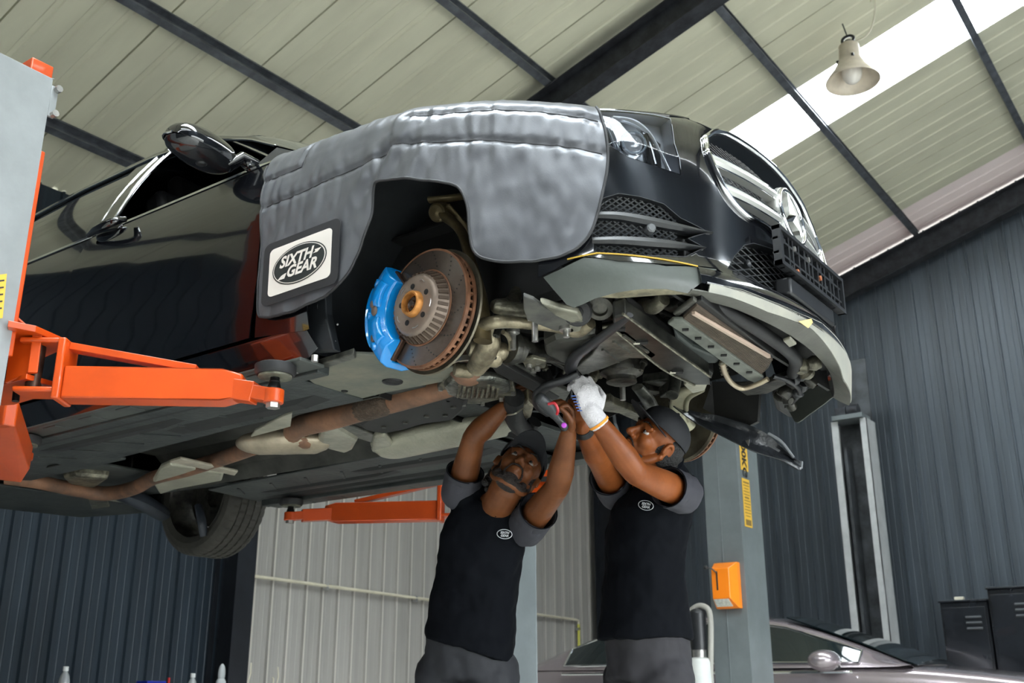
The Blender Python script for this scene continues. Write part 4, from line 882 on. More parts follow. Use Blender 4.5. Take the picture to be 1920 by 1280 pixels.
# ---- wing mirrors
for sg, nm in SIDES:
    f = lambda x, y, z: Vector((x, y if sg > 0 else -y, z))
    mc_ = P(377, 281, y=-1.005); mb = MB(); rt_ = Matrix.Rotation(.18*sg, 3, 'Z') @ Matrix.Rotation(.12, 3, 'Y')
    def shell(k0, k1, r, off=(0, 0, 0)):
        rows = []
        for i in range(13):
            t = PI*i/12; row = []
            for j in range(17):
                a_ = k0+(k1-k0)*j/16
                e = lambda v, p_: math.copysign(abs(v)**p_, v)
                v = Vector((r[0]*e(math.sin(t), .7)*math.cos(a_), r[1]*e(math.cos(t), .8), r[2]*e(math.sin(t), .7)*e(math.sin(a_), .85)))
                v = rt_ @ v; row.append(f(mc_.x+v.x+off[0], mc_.y+(v.y if True else 0)+off[1], mc_.z+v.z+off[2]))
            rows.append(row)
        return rows
    mi_ = MB(); mi_.grid(shell(-.25, PI+.05, (.085, .135, .060))); mo = mi_.build('wing_mirror', M_BLACK, car, solid=.003, offset=0)
    b = MB(); b.grid(shell(PI-.05, 2*PI-.15, (.082, .130, .050), (0, 0, -.004))); b.build('lower_housing', mat('gloss_black_plastic', (.01, .011, .013), .12, coat=.6), mo, solid=.003, offset=0)
    b = MB(); b.tube(sum([[r[0]] for r in shell(PI+.0, PI+.1, (.087, .137, .058))], []), .004, 6); b.build('mirror_rim', M_CHROME, mo)
    b = MB(); ctr = f(mc_.x+.01, mc_.y, mc_.z-.048); b.lathe(ctr, (0, 0, -1), [(-.01, .022), (.006, .020), (.012, .014), (.013, 0)], 18); b.build('camera_pod', M_BLKPL, mo)
    b = MB(); b.tube([f(mc_.x+.03, mc_.y+.09, mc_.z-.035), f(mc_.x+.055, -.88, .950), f(mc_.x+.06, -.83, .94)], [.028, .030, .034], 12, flat=.7); b.build('mirror_arm', M_BLACK, mo)
# ================================================================ FENDER COVER
M_CLOTH = mat('grey_satin_cover', (.13, .134, .146), .36, .45, var=.06, scale=5, spec=.6, sheen=.0, bump=.04, bscale=300)
M_HEM = mat('black_hem', (.02, .02, .022), .6)
cv = thing('fender_cover', 'padded satin grey fender cover draped over the front wing of the raised car', 'fender cover', (-.1, -.9, L))
cv['_o'] = (0, 0, 0); cv.location = (0, 0, L)
hemF = [(1118, 199), (1128, 228), (1136, 268), (1138, 310), (1130, 360), (1112, 430), (1090, 462), (1060, 480), (1020, 490), (960, 496), (915, 490), (894, 474), (886, 440), (882, 395), (870, 362), (850, 349), (800, 342), (760, 340), (722, 344), (708, 356), (703, 400), (694, 440), (676, 490), (655, 525), (620, 556), (570, 580), (530, 594), (500, 597), (492, 585), (494, 520), (497, 440), (499, 370), (504, 330), (512, 312)]
HM = SZs(hemF, .83, .7)
HM = [(v.x, v.y) for v in bez([(a_, b_, 0) for a_, b_ in HM], 4)]
# near the arch cut-out the cloth hangs free, keep it on the side surface
poly = HM+[(2.10, 1.03), (1.95, 1.10), (1.6, 1.06), (1.25, .98), (1.05, .93), (.90, .90)]
def segd(p, a, b):
    ax, ay = a; bx, by = b; t = max(0, min(1, ((p[0]-ax)*(bx-ax)+(p[1]-ay)*(by-ay))/((bx-ax)**2+(by-ay)**2))); return math.hypot(p[0]-ax-t*(bx-ax), p[1]-ay-t*(by-ay)), t
QA = SZs([(1128, 292), (1060, 279), (980, 272), (900, 266), (820, 270), (742, 277)], .83, .6)
QB = SZs([(742, 277), (735, 290), (690, 310), (620, 340), (560, 368), (500, 392)], QA[-1][0], QA[-1][1])
QC = SZs([(1121, 231), (1060, 220), (1000, 213), (950, 210), (900, 211), (830, 218), (772, 225)], .85, .70)
QD = SZs([(750, 243), (700, 264), (640, 287), (570, 315), (504, 343)], QC[-1][0], .88)
QE = SZs([(748, 240), (745, 262), (738, 285), (722, 318), (712, 345)], QA[-1][0], .85)
def nz(x, y, sx, sy, o=0):
    from mathutils import noise
    return noise.noise(Vector((x*sx, y*sy, o)))
def dist(p, q): return min((segd(p, q[i], q[i+1]) for i in range(len(q)-1)), key=lambda t: t[0])[0]
def cloth_d(s, z):
    p = (s, z); d = .017
    dq = min(dist(p, q) for q in (QA, QB, QC, QD)); d -= .0085*math.exp(-(dq/.010)**2)
    pk = math.exp(-(dq/.05)**2)
    d += pk*.0075*nz(s, z, 34, 6, 1)+.0025*nz(s, z, 60, 12, 8)*pk             # puckers along the stitched seams
    dv = dist(p, QE); se_ = np.interp(z, [q_[1] for q_ in QE[::-1]], [q_[0] for q_ in QE[::-1]]) if QE[-1][1] < QE[0][1] else QE[2][0]; d += .012/(1+math.exp((s-se_)/.004))*math.exp(-(max(se_-s, 0)/.12)**2)
    k = math.exp(-((s-QE[3][0])/.22)**2)*(1 if z < QA[-1][1]+.05 else .5)
    d += k*.013*nz(s+.6*z, z-.5*s, 15, 3.0, 3)                            # folds fanning out above the wheel opening
    lowm = max(0, min(1, (QA[0][1]-z)/.15))*max(0, min(1, (1.45-s)/.2))
    d += lowm*(.010*nz(s, z, 9, 2.2, 5)+.004*nz(s, z, 22, 5, 6))
    left = max(0, min(1, (s-1.6)/.25))*max(0, min(1, (.80-z)/.15)); d += left*(.008*nz(s+.5*z, z, 13, 3, 7)+.003*nz(s, z, 34, 7, 9))
    d += .0028*nz(s, z, 40, 16, 11)
    return max(d, .009)
def fcl(s, z): return sk(s, z, cloth_d(s, z))
patch('cloth_sheet', poly, M_CLOTH, cv, st=.0105, th=.002, fn=fcl)
hem = densify(HM, .012)[:-40] if False else []
for i in range(len(HM)-1):
    a, c_ = HM[i], HM[i+1]; n = max(1, int(math.hypot(c_[0]-a[0], c_[1]-a[1])/.010)); hem += [(a[0]+(c_[0]-a[0])*k/n, a[1]+(c_[1]-a[1])*k/n) for k in range(n)]
b = MB(); b.tube([sk(s, z, cloth_d(s, z)+.0005) for s, z in hem], .0042, 8); b.build('hem_binding', M_HEM, cv)
for q in (QA, QB, QC, QD):
    pp_ = []
    for i in range(len(q)-1): pp_ += [(q[i][0]+(q[i+1][0]-q[i][0])*k/12, q[i][1]+(q[i+1][1]-q[i][1])*k/12) for k in range(12)]
    b = MB(); b.tube([sk(s, z, cloth_d(s, z)+.0006) for s, z in pp_], .0016, 6); b.build('seam', M_HEM, cv)
# logo patch
w4 = SZs([(521, 476), (637, 430), (633, 525), (515, 562)], 2.0, .6)
ctr = SZ(576, 497, 1.9, .5)
ex = ((w4[1][0]-w4[0][0]+w4[2][0]-w4[3][0])/2, (w4[1][1]-w4[0][1]+w4[2][1]-w4[3][1])/2); ey = ((w4[0][0]-w4[3][0]+w4[1][0]-w4[2][0])/2, (w4[0][1]-w4[3][1]+w4[1][1]-w4[2][1])/2)
pc = (sum(p[0] for p in w4)/4, sum(p[1] for p in w4)/4)
def base_d(s, z): return .027
def LP(u, v, d): s = pc[0]+ex[0]*u+ey[0]*v; z = pc[1]+ex[1]*u+ey[1]*v; return sk(s, z, base_d(s, z)+d)
def flat(name, poly2, m, par, d, th=.0012, st=.08):
    vs, fs = tri(poly2, st); b = MB(); b.add([LP(u, v, d) for u, v in vs], fs)
    n = (Vector(b.v[fs[0][1]])-Vector(b.v[fs[0][0]])).cross(Vector(b.v[fs[0][2]])-Vector(b.v[fs[0][0]]))
    if n.y > 0: b.f = [f[::-1] for f in b.f]
    return b.build(name, m, par, recalc=False, solid=th)
def rrect(w, h, r, asp=1.): return [(sx*(w-r)+r*math.cos(a_), sy*(h-r*asp)+r*asp*math.sin(a_)) for sx, sy, a0 in ((1, 1, 0), (-1, 1, PI/2), (-1, -1, PI), (1, -1, 3*PI/2)) for a_ in np.linspace(a0, a0+PI/2, 7)]
lg = flat('logo_border', rrect(.61, .66, .10, 1.4), M_HEM, cv, .0005)
M_WHT = mat('cream_print', (.78, .72, .66), .45); M_DKG = mat('dark_green_grey_print', (.018, .023, .022), .4)
flat('logo_panel', rrect(.5, .5, .07, 1.4), M_WHT, lg, .0022, .0006)
ell = lambda a_, b_: [(a_*math.cos(t), b_*math.sin(t)) for t in np.linspace(0, 2*PI, 49)[:-1]]
flat('logo_oval', ell(.435, .40), M_DKG, lg, .0030, .0005); flat('logo_oval', ell(.418, .378), M_WHT, lg, .0036, .0005); flat('logo_oval', ell(.405, .362), M_DKG, lg, .0042, .0005)
def word(body, size, u0, v0, shear, par):
    tv, tf = text_mesh(body, 1., shear=shear, bold=.035); b = MB()
    b.add([LP(u0+u*size*.62, v0+v*size, .0052) for u, v in tv], [f[::-1] for f in tf]); return b.build('lettering', M_WHT, par, smooth=False)
word('SIXTH', .31, -.05, .115, .3, lg); word('GEAR', .31, .045, -.125, .3, lg)
b = MB(); q = [(.225, .085), (.30, .085), (.36, .155), (.255, .155), (.265, .115)]; b.add([LP(u, v, .0052) for u, v in q], [(0, 1, 2, 3, 4)]); b.build('arrow_mark', M_WHT, lg, smooth=False); b = MB(); q = [(-.27, -.145), (-.34, -.225), (-.22, -.225), (-.185, -.12), (-.215, -.125)]; b.add([LP(u, v, .0052) for u, v in q], [(0, 1, 2, 3, 4)]); b.build('arrow_mark', M_WHT, lg, smooth=False)
# ================================================================ UNDERBODY, BRAKES, SUSPENSION (all parts of the raised car, in car coordinates)
M_UND = mat('dark_underseal', (.020, .025, .026), .55, 0, var=.35, scale=6, bump=.3, bscale=40, col2=(.050, .056, .053))
M_UNDL = mat('pale_grey_green_floor_metal', (.11, .12, .10), .55, .1, var=.25, scale=5, col2=(.20, .185, .14), bump=.15, bscale=30)
M_ALU = mat('dull_aluminium_shield', (.36, .35, .28), .42, .45, var=.22, scale=9, bump=.3, bscale=45)
M_ALUD = mat('dirty_cast_aluminium', (.07, .065, .048), .38, .6, scale=22, col2=(.27, .255, .19), bump=.4, bscale=50)
M_RUST = mat('rusty_exhaust', (.11, .065, .045), .55, .3, var=.35, scale=7, col2=(.30, .15, .085), bump=.15, bscale=60)
M_BRONZE = mat('bronze_tinted_steel', (.13, .10, .05), .4, .6, var=.4, scale=10)
M_DKM = mat('dark_engine_metal', (.012, .012, .011), .36, .5, scale=18, col2=(.075, .072, .06), bump=.3, bscale=40)  # bright specks in the colour stand in for highlights
M_ENG = mat('oily_black', (.007, .007, .007), .55, 0, var=.5, scale=12)
M_GREY = mat('grey_bracket_metal', (.040, .042, .037), .34, .5, scale=22, col2=(.14, .14, .12), bump=.2, bscale=30)  # paler noise tone put in for more highlights
def Q(px, py, z): return P(px, py, z=z)
def slab(name, pts, z, h, m, par=car, bevel=.004, smooth=False):
    b = MB(); b.prism([Q(px, py, z) for px, py in pts], (0, 0, h)); return b.build(name, m, par, smooth=smooth, bevel=bevel)
def pipe(name, pts, r, m, par=car, n=14, k=6, flat=1.):
    b = MB(); c = bez(pts, k); rs = r
    if hasattr(r, '__len__'): rs = list(np.interp(np.linspace(0, len(r)-1, len(c)), range(len(r)), r))
    b.tube(c, rs, n, flat=flat); return b.build(name, m, par)
def plate(name, poly, z, h, m, par=car, bevel=.004):
    b = MB(); b.prism([(x, y, z) for x, y in poly], (0, 0, h)); return b.build(name, m, par, smooth=False, bevel=bevel)
# floor panels with their swages
for sg, nm in SIDES:
    yi = -.40 if sg > 0 else .31; yo = -.80*sg
    f = plate('floor_panel', [(-.62, yo), (-.62, yi), (-1.2, yi), (-2.30, yi+(.08 if sg > 0 else .06)), (-2.46, yi+(.10 if sg > 0 else .08)), (-2.52, yo)], .172, .01, M_UND)
    sgn = -sg
    for k, (y0, x0, x1, w) in enumerate(((.72, -.75, -2.4, .045), (.60, -1.35, -2.3, .03), (.50, -.70, -1.55, .05))):
        b = MB(); yy = sgn*y0; pr = [(-w, 0), (-w*.55, -.012), (w*.55, -.012), (w, 0)]
        b.grid([[Vector((x, yy+a, .1725+c_*(0 if i in (0, 7) else 1))) for a, c_ in pr] for i, x in enumerate(np.linspace(x0, x1, 8))]); b.build('floor_swage', mat('groove_shade_tone', (.013, .014, .014), .6), f, smooth=False)  # groove shade put into the swage colour for underbody contrast
    for k in range(7):
        b = MB(); x0 = -.85-.24*k; b.bar((x0, sgn*.44, .171), (x0-.10, sgn*.56, .171), .012, .008); b.build('floor_rib', M_UND, f, smooth=False)
    b = MB(); b.box((-1.45, sgn*.775, .160), (2.05, .05, .035)); sl = b.build('sill_seam', M_UND, f, smooth=False, bevel=.004)
    b = MB(); b.box((-1.45, sgn*.845, .158), (2.1, .10, .012)); sl = b.build('sill_panel', mat('grey_sill_plastic', (.055, .060, .055), .55, 0, var=.25, scale=8), car, smooth=False, bevel=.004)
    for k in range(8):
        b = MB(); x0 = -.62-.23*k; b.box((x0, sgn*.845, .151), (.085, .065, .006)); b.build('sill_step', mat('grey_sill_plastic', (0, 0, 0)), sl, smooth=False, bevel=.002)
plate('toe_board', [(-.40, -.70), (-.40, .82), (-.64, .82), (-.64, -.70)], .20, .02, M_UND)
# tunnel roof and walls, dull silver
b = MB(); pr = [(-.40, .175), (-.36, .24), (-.24, .33), (.16, .33), (.27, .24), (.31, .175)]
b.grid([[Vector((x, y, z)) for y, z in pr] for x in (-.55, -1.2, -1.9, -2.6)]); b.build('tunnel', mat('dark_tunnel_metal', (.05, .05, .043), .5, .3, var=.5, scale=6), car, solid=.004, smooth=False)
# near front floor: pale plate behind the wheel with plug
f = slab('front_floor_plate', [(575, 697), (600, 685), (668, 665), (760, 668), (850, 690), (852, 712), (800, 722), (730, 735), (640, 757), (578, 712)], .178, .012, M_UNDL)
c_ = Q(736, 715, .177); b = MB(); b.lathe(c_, (0, 0, -1), [(-.003, .035), (.004, .033), (.006, .026), (.002, .022), (.002, 0)], 24); b.build('drain_plug', M_RUBBER, f)
c_ = Q(646, 733, .177); b = MB(); b.lathe(c_, (0, 0, -1), [(-.003, .012), (.002, .011), (.002, 0)], 16); b.build('hole_cap', M_INNER, f)
slab('floor_edge_rail', [(578, 690), (664, 663), (668, 672), (585, 700)], .165, .02, M_GREY)
for px, py in ((590, 678), (553, 700)): c_ = Q(px, py, .15); b = MB(); b.cyl(c_, c_+Vector((0, 0, .02)), .011, n=6); b.build('bolt', M_BOLT, car)
# exhaust
ex1 = pipe('exhaust_pipe', [Q(900, 700, .20), Q(850, 722, .195), Q(780, 742, .19), Q(700, 763, .185), Q(620, 785, .185), Q(560, 800, .19), Q(552, 815, .18), Q(575, 824, .165), Q(592, 818, .19)], [.036, .036, .038, .040, .042, .043, .040, .038, .034], M_RUST)
b = MB(); b.tube([Q(735, 752, .187), Q(720, 757, .186), Q(690, 765, .185), Q(668, 772, .185)], [.036, .044, .045, .038], 16); b.build('flex_joint', mat('braided_brown_steel', (.10, .07, .05), .6, .4, var=.3, scale=60, bump=.8, bscale=150), ex1)
pipe('front_silencer', [Q(612, 832, .165), Q(592, 830, .165), Q(530, 828, .165), Q(480, 832, .165), Q(466, 836, .17)], [.05, .085, .098, .085, .045], mat('stained_aluminised_steel', (.40, .34, .25), .4, .5, var=.3, scale=7, bump=.2, bscale=30), n=20, flat=.5)
for k in range(0):
    a_ = Q(515+k*13, 815, .158); c_ = Q(495+k*18, 842, .150); pipe('silencer_rib', [a_+Vector((0, 0, .0)), (a_+c_)/2+Vector((0, 0, -.03)), c_], .004, mat('brown_stain', (.16, .11, .07), .6), n=6)
ex2 = pipe('exhaust_pipe', [Q(475, 838, .17), Q(420, 858, .18), Q(350, 880, .185), Q(290, 895, .19), Q(250, 915, .185), Q(195, 925, .18), Q(130, 915, .185), Q(70, 903, .19), Q(10, 895, .20)], [.034, .033, .034, .034, .036, .038, .036, .034, .034], M_RUST)
# heat shields
slab('heat_shield', [(600, 802), (622, 798), (650, 815), (672, 828), (662, 845), (648, 852), (612, 843), (596, 832)], .150, .05, M_ALU, bevel=.02)
slab('heat_shield', [(548, 775), (532, 780), (478, 808), (470, 820), (500, 812), (545, 800)], .163, .012, M_ALU)
pipe('tunnel_shield', [Q(712, 838, .175), Q(730, 838, .170), Q(800, 822, .170), Q(870, 808, .172), Q(940, 795, .18), Q(965, 792, .19)], [.07, .10, .105, .10, .09, .05], mat('pale_heat_shield', (.43, .42, .33), .38, .35, var=.12, scale=10, bump=.35, bscale=70), n=18, flat=.45)
slab('shield_collar', [(700, 822), (722, 818), (735, 832), (742, 850), (716, 853), (696, 848)], .145, .03, M_ALU, bevel=.012)
slab('heat_shield', [(285, 905), (300, 880), (318, 872), (372, 880), (420, 888), (416, 902), (330, 918), (300, 928)], .160, .03, mat('pale_heat_shield', (0, 0, 0)), bevel=.012)
slab('tunnel_brace', [(318, 866), (338, 860), (446, 885), (440, 892)], .150, .012, mat('pale_brace', (.42, .38, .30), .5, .2, var=.2, scale=20))
slab('tunnel_brace', [(596, 812), (640, 792), (722, 822), (742, 836), (735, 842), (690, 828), (620, 806)], .168, .012, M_GREY)
# transmission: black cover, pan with flange
slab('gearbox_cover', [(668, 796), (690, 783), (740, 762), (800, 750), (856, 742), (880, 750), (876, 768), (850, 790), (800, 796), (760, 808), (720, 815), (682, 808)], .160, .12, M_ENG, bevel=.02)
for px, py in ((720, 800), (760, 792), (800, 780), (835, 778), (850, 763)): c_ = Q(px, py, .158); b = MB(); b.lathe(c_, (0, 0, -1), [(-.01, .012), (.004, .010), (.004, 0)], 8); b.build('cover_screw', M_DKM, car)
gp = slab('gearbox_flange', [(820, 728), (832, 712), (862, 706), (920, 706), (962, 715), (968, 742), (900, 758), (860, 757), (830, 745)], .175, .02, M_ALUD)
slab('gearbox_pan', [(832, 728), (845, 716), (880, 712), (925, 712), (955, 720), (958, 736), (900, 750), (865, 750), (840, 742)], .150, .03, mat('grey_pan_metal', (.05, .055, .048), .28, .7, scale=30, col2=(.22, .22, .19), bump=.5, bscale=30), bevel=.012)
for i, (px, py) in enumerate(((826, 726), (840, 746), (870, 755), (905, 754), (940, 746), (962, 735), (950, 714), (915, 708), (876, 708))):
    c_ = Q(px, py, .172); b = MB(); b.cyl(c_, c_+Vector((0, 0, -.012)), .008, n=6); b.build('bolt', M_BOLT, gp)
for k in range(9):
    a_ = Q(862+k*9, 722+(k % 3)*3, .149); c_ = Q(858+k*9, 744, .149); pipe('pan_rib', [a_, (a_+c_)/2+Vector((0, 0, -.006)), c_], .005, M_ALUD, gp, n=6)
# rusty converter bowl with bright clamp
c_ = Q(878, 706, .17); b = MB(); b.lathe(c_+Vector((0, 0, .04)), (0.05, 0, -1), [(-.10, .06), (0, .063), (.03, .06), (.055, .045), (.066, .02), (.068, 0)], 28); cb = b.build('catalyst', M_RUST, car)
b = MB(); b.lathe(c_+Vector((0, 0, .04)), (0.05, 0, -1), [(-.012, .064), (-.01, .069), (.008, .069), (.01, .064)], 32); b.build('clamp_band', mat('bright_clamp', (.66, .60, .50), .3, .8), cb)
# rear end seen under the sill: panels, arm, links, tyre
plate('rear_floor', [(-2.50, -.84), (-2.50, -.30), (-2.62, -.28), (-2.62, .30), (-2.52, .34), (-2.52, .60), (-3.2, .52), (-4.0, .45), (-4.0, -.45), (-3.3, -.6)], .24, .012, M_UND)
plate('rear_floor_cover', [(-2.20, -.42), (-2.20, -.26), (-3.0, -.24), (-3.3, -.5), (-2.52, -.64)], .185, .012, M_UND)
plate('rear_diffuser', [(-3.35, -.80), (-3.30, .80), (-3.95, .62), (-4.05, 0), (-3.95, -.62)], .20, .012, M_UND)
slab('differential', [(118, 898), (140, 893), (205, 898), (180, 915), (150, 917), (130, 910)], .20, .08, M_ALUD, bevel=.02)
slab('rear_heat_shield', [(95, 938), (168, 938), (172, 955), (230, 958), (262, 962), (225, 938), (190, 935)], .205, .01, M_ALU)
slab('rear_cross_bracket', [(166, 938), (200, 936), (205, 950), (172, 955)], .19, .02, M_ALUD)
ra_ = pipe('rear_control_arm', [Q(225, 925, .24), Q(262, 938, .20), Q(300, 960, .17), Q(335, 975, .165), Q(362, 980, .165)], [.075, .085, .08, .065, .045], mat('blue_grey_arm', (.035, .042, .055), .5, .1, var=.2, scale=10), n=12, flat=.55)
pipe('rear_link', [P(372, 948, y=.66), P(378, 975, y=.64), P(382, 1005, y=.66)], [.022, .026, .022], mat('blue_grey_arm', (0, 0, 0)), flat=.7)
WX, WZ = -2.94, .245
def tyre(xc, yc, zc, sg, par):
    R, w = .334, .128; b = MB(); nT, rows = 180, []
    prof = [(-w+.01, .235, 0), (-w-.004, .27, 0), (-w, .30, 0), (-w+.015, .322, 1), (-w+.03, .331, 1)]
    for g0 in (-.082, -.046, -.012, .022, .056, .09):
        pass
    gro = [-.070, -.024, .024, .070]; ys = [-w+.03]
    for g_ in gro: prof += [(g_-.0065, R, 1), (g_-.005, R-.008, 0), (g_+.005, R-.008, 0), (g_+.0065, R, 1)]
    prof += [(w-.03, .331, 1), (w-.015, .322, 1), (w, .30, 0), (w+.004, .27, 0), (w-.01, .235, 0)]
    for i in range(nT+1):
        t = 2*PI*i/nT; row = []
        for y, r, tr_ in prof:
            rr = r-(.005 if tr_ and i % 4 == 0 and (abs(y) > .07 or abs(y) < .02) else .005 if tr_ and i % 4 == 2 and .02 < abs(y) <= .075 else 0); row.append(Vector((xc+rr*math.cos(t), yc+y*sg, zc+rr*math.sin(t))))
        rows.append(row)
    b.grid(rows); ty = b.build('tyre', mat('tyre_rubber', (.045, .043, .036), .7, 0, var=.2, scale=15), par, angle=25)
    b = MB(); b.lathe((xc, yc, zc), (0, sg, 0), [(-.12, .238), (-.10, .225), (.06, .215), (.09, .21), (.11, .238)], 48); b.build('rim_barrel', M_DKM, ty, solid=.004, offset=0)
    b = MB()
    for k in range(5):
        a_ = k*2*PI/5; b.bar((xc, yc+sg*.085, zc), (xc+.215*math.cos(a_), yc+sg*.095, zc+.215*math.sin(a_)), .05, .02, up=(0, 1, 0))
    b.lathe((xc, yc, zc), (0, sg, 0), [(.07, 0), (.07, .07), (.10, .07), (.10, 0)], 24); b.build('rim_spokes', M_SATIN, ty)
    b = MB(); b.lathe((xc, yc, zc), (0, sg, 0), [(-.02, .165), (.005, .165), (.005, .06), (.05, .05), (.05, 0), (-.02, 0)], 36); b.build('rear_brake_disc', M_DKM, ty)
    return ty
tyre(WX, .80, WZ, 1, car); tyre(WX, -.80, WZ, -1, car)
# engine bay: dark upper void, inner wings
b = MB()
b.add([(.60, -.62, .62), (.60, .62, .62), (-.55, .62, .62), (-.55, -.62, .62)], [(0, 1, 2, 3)])
b.add([(-.55, -.62, .62), (-.55, .62, .62), (-.57, .62, .18), (-.57, -.62, .18)], [(0, 1, 2, 3)]); b.build('bulkhead', M_ENG, car, solid=.01)
b = MB(); b.add([(.66, -.60, .22), (.66, .60, .22), (.62, .60, .70), (.62, -.60, .70)], [(0, 1, 2, 3)]); b.build('radiator_back', M_ENG, car, solid=.01)
for sg, nm in SIDES:
    b = MB(); s_ = -sg
    b.grid([[Vector((-.02+.41*math.cos(t), s_*(y if y < .8 else min(.865, .865-.14*max(0, math.cos(t))**1.5)), .33+.41*math.sin(t))) for t in np.linspace(PI+.35, .0, 28)] for y in (.865, .70, .56)]); wl = b.build('wheel_arch_liner', mat('liner_plastic', (.010, .012, .014), .5, 0, var=.3, scale=12), car, solid=.003)
    b = MB(); pts_ = [(-.02+.41*math.cos(t), .33+.41*math.sin(t)) for t in np.linspace(PI+.35, .0, 24)]
    b.add([(x, s_*.56, z) for x, z in pts_]+[(-.02, s_*.56, .30)], [(i, i+1, 24) for i in range(23)]); b.build('inner_wing', M_ENG, car, solid=.003)
    b = MB(); b.prism([(-.36, s_*.855, .42), (-.45, s_*.855, .30), (-.40, s_*.855, .19), (-.30, s_*.855, .175), (-.345, s_*.855, .30)], (0, -.03*s_, 0)); b.build('liner_lower_plate', mat('liner_plastic', (0, 0, 0)), wl, smooth=False, bevel=.004)
    b = MB(); b.lathe((-.385, s_*.83, .33), (.9, s_*.4, 0), [(0, .026), (.012, .024), (.010, .012), (.014, 0)], 18); b.build('liner_cap', M_RUBBER, wl)
for i, (px, py) in enumerate(((575, 628), (596, 637), (633, 608), (628, 640), (603, 582))):
    c_ = P(px, py, y=-.84); b = MB(); b.ball(c_, .0035, 8, 6); b.build('clip', M_BOLT, car)
# ---- front brake assemblies
def brake(sg, steer):
    s_ = -sg                                              # near side is -Y
    O = Vector((0, s_*.800, .258)); R3 = Matrix.Rotation(steer, 3, 'Z'); ax = R3 @ Vector((0, s_, 0)); ex_ = R3 @ Vector((1, 0, 0))
    ax = (ax+Vector((0, 0, -.0))).normalized(); uz = Vector((0, 0, 1))
    def F(a, r, t): return O+ax*a+(ex_*math.cos(t)+uz*math.sin(t))*r       # t measured from the front, up
    M_DISC = mat('worn_brown_disc', (.20, .165, .14), .27, .8, var=.25, scale=7, col2=(.115, .08, .062), bump=.04, bscale=60)
    M_DR = mat('rusty_disc_edge', (.17, .075, .038), .6, .3, var=.4, scale=14)
    b = MB(); b.lathe(O, ax, [(0, .108), (0, .176), (-.010, .177), (-.010, .112)], 72, sx=ex_); b.lathe(O, ax, [(-.024, .112), (-.024, .177), (-.034, .176), (-.034, .108)], 72, sx=ex_)
    d = b.build('brake_disc', M_DISC, car)
    b = MB(); b.lathe(O, ax, [(.0012, .170), (.0005, .1762), (-.0100, .1775), (-.0105, .172)], 72, sx=ex_); b.lathe(O, ax, [(-.0235, .172), (-.024, .1775), (-.0345, .1765), (-.035, .17)], 72, sx=ex_); b.lathe(O, ax, [(.001, .104), (.0035, .110), (.001, .1135)], 64, sx=ex_); b.build('rust_ring', M_DR, d)
    b = MB()
    for k in range(48):
        t = 2*PI*k/48; p0 = F(-.017, .150, t); p1 = F(-.017, .1745, t+.02); b.bar(p0, p1, .007, .014, up=ax)
    b.build('cooling_vane', M_DR, d, smooth=False)['kind'] = 'stuff'
    b = MB(); b.lathe(O, ax, [(-.03, .060), (.0, .108), (.012, .103), (.034, .0905), (.040, .086), (.042, .080), (.040, .070), (.040, .03), (.036, 0)], 72, sx=ex_)
    h = b.build('disc_bell', mat('brown_steel_bell', (.19, .145, .115), .45, .5, var=.3, scale=14, col2=(.26, .20, .16)), d)
    b = MB()
    for k in range(36):
        t = 2*PI*k/36; p0 = F(.006, .1065, t); p1 = F(.032, .094, t); b.bar(p0, p1, .009, .006, up=(p0-O).normalized())
    b.build('bell_rib', mat('dark_brown_rib', (.07, .045, .03), .6, .2), h, smooth=False)['kind'] = 'stuff'
    b = MB(); b.lathe(O, ax, [(.036, .040), (.056, .0365), (.0585, .034), (.0585, .029), (.040, .028), (.036, .0)], 40, sx=ex_); hb = b.build('hub_spigot', mat('orange_rust_hub', (.50, .21, .05), .45, .5, var=.35, scale=20), h)
    b = MB(); b.lathe(O, ax, [(.040, .026), (.046, .020), (.044, .012), (.050, .008), (.050, 0)], 20, sx=ex_); b.build('hub_nut', mat('oily_brown', (.06, .04, .03), .25, .6), hb)
    for k in range(5):
        t = 2*PI*k/5+.45; c_ = F(.0385, .056, t); b = MB(); b.lathe(c_, ax, [(0, .0085), (.0032, .0082), (.0032, .0)], 16); b.build('bolt_hole', M_INNER, h)
        t += .63; c_ = F(.040, .066, t); b = MB(); b.tube([F(.0415, .071, t-.16), F(.042, .073, t), F(.0415, .071, t+.16)], .0012, 5); b.build('shiny_mark', M_SATIN, h)
    b = MB()
    for k in range(60):
        a0 = 2*PI*(k//5)/12+.12; j = k % 5; c_ = F(.0004, .124+.0105*j, a0+.055*j); b.lathe(c_, ax, [(0, .0020), (.0004, .0019), (.0004, 0)], 8)
    b.build('drill_hole', M_INNER, d)['kind'] = 'stuff'
    b = MB(); b.lathe(O, ax, [(-.050, .05), (-.048, .12), (-.044, .178), (-.040, .186), (-.046, .188), (-.052, .178)], 60, sx=ex_); b.build('dust_shield', mat('olive_shield_metal', (.16, .14, .10), .32, .6, var=.35, scale=9, bump=.15, bscale=25), d)
    return O, ax, ex_, F, d
O, ax, ex_, F, disc = brake(1, math.radians(-7))
M_BLUE = mat('bright_blue_caliper', (.0, .22, .62), .25, .0, var=.06, scale=9, coat=.8)
def arcblock(name, a0, a1, prof, m, par, n=18, bevel=.003):  # prof: closed outline (axial, radius)
    b = MB(); rows = []
    for i in range(n+1):
        t = a0+(a1-a0)*i/n; k = 1-.10*abs(2*i/n-1)**3; rows.append([F(a*(k if a > 0 else 1), r, t) for a, r in prof]+[F(prof[0][0]*(k if prof[0][0] > 0 else 1), prof[0][1], t)])
    b.grid(rows); b.add(rows[0][:-1], [tuple(range(len(prof)))]); b.add(rows[-1][:-1], [tuple(range(len(prof)))]); return b.build(name, m, par, bevel=bevel, angle=35)
D = math.radians
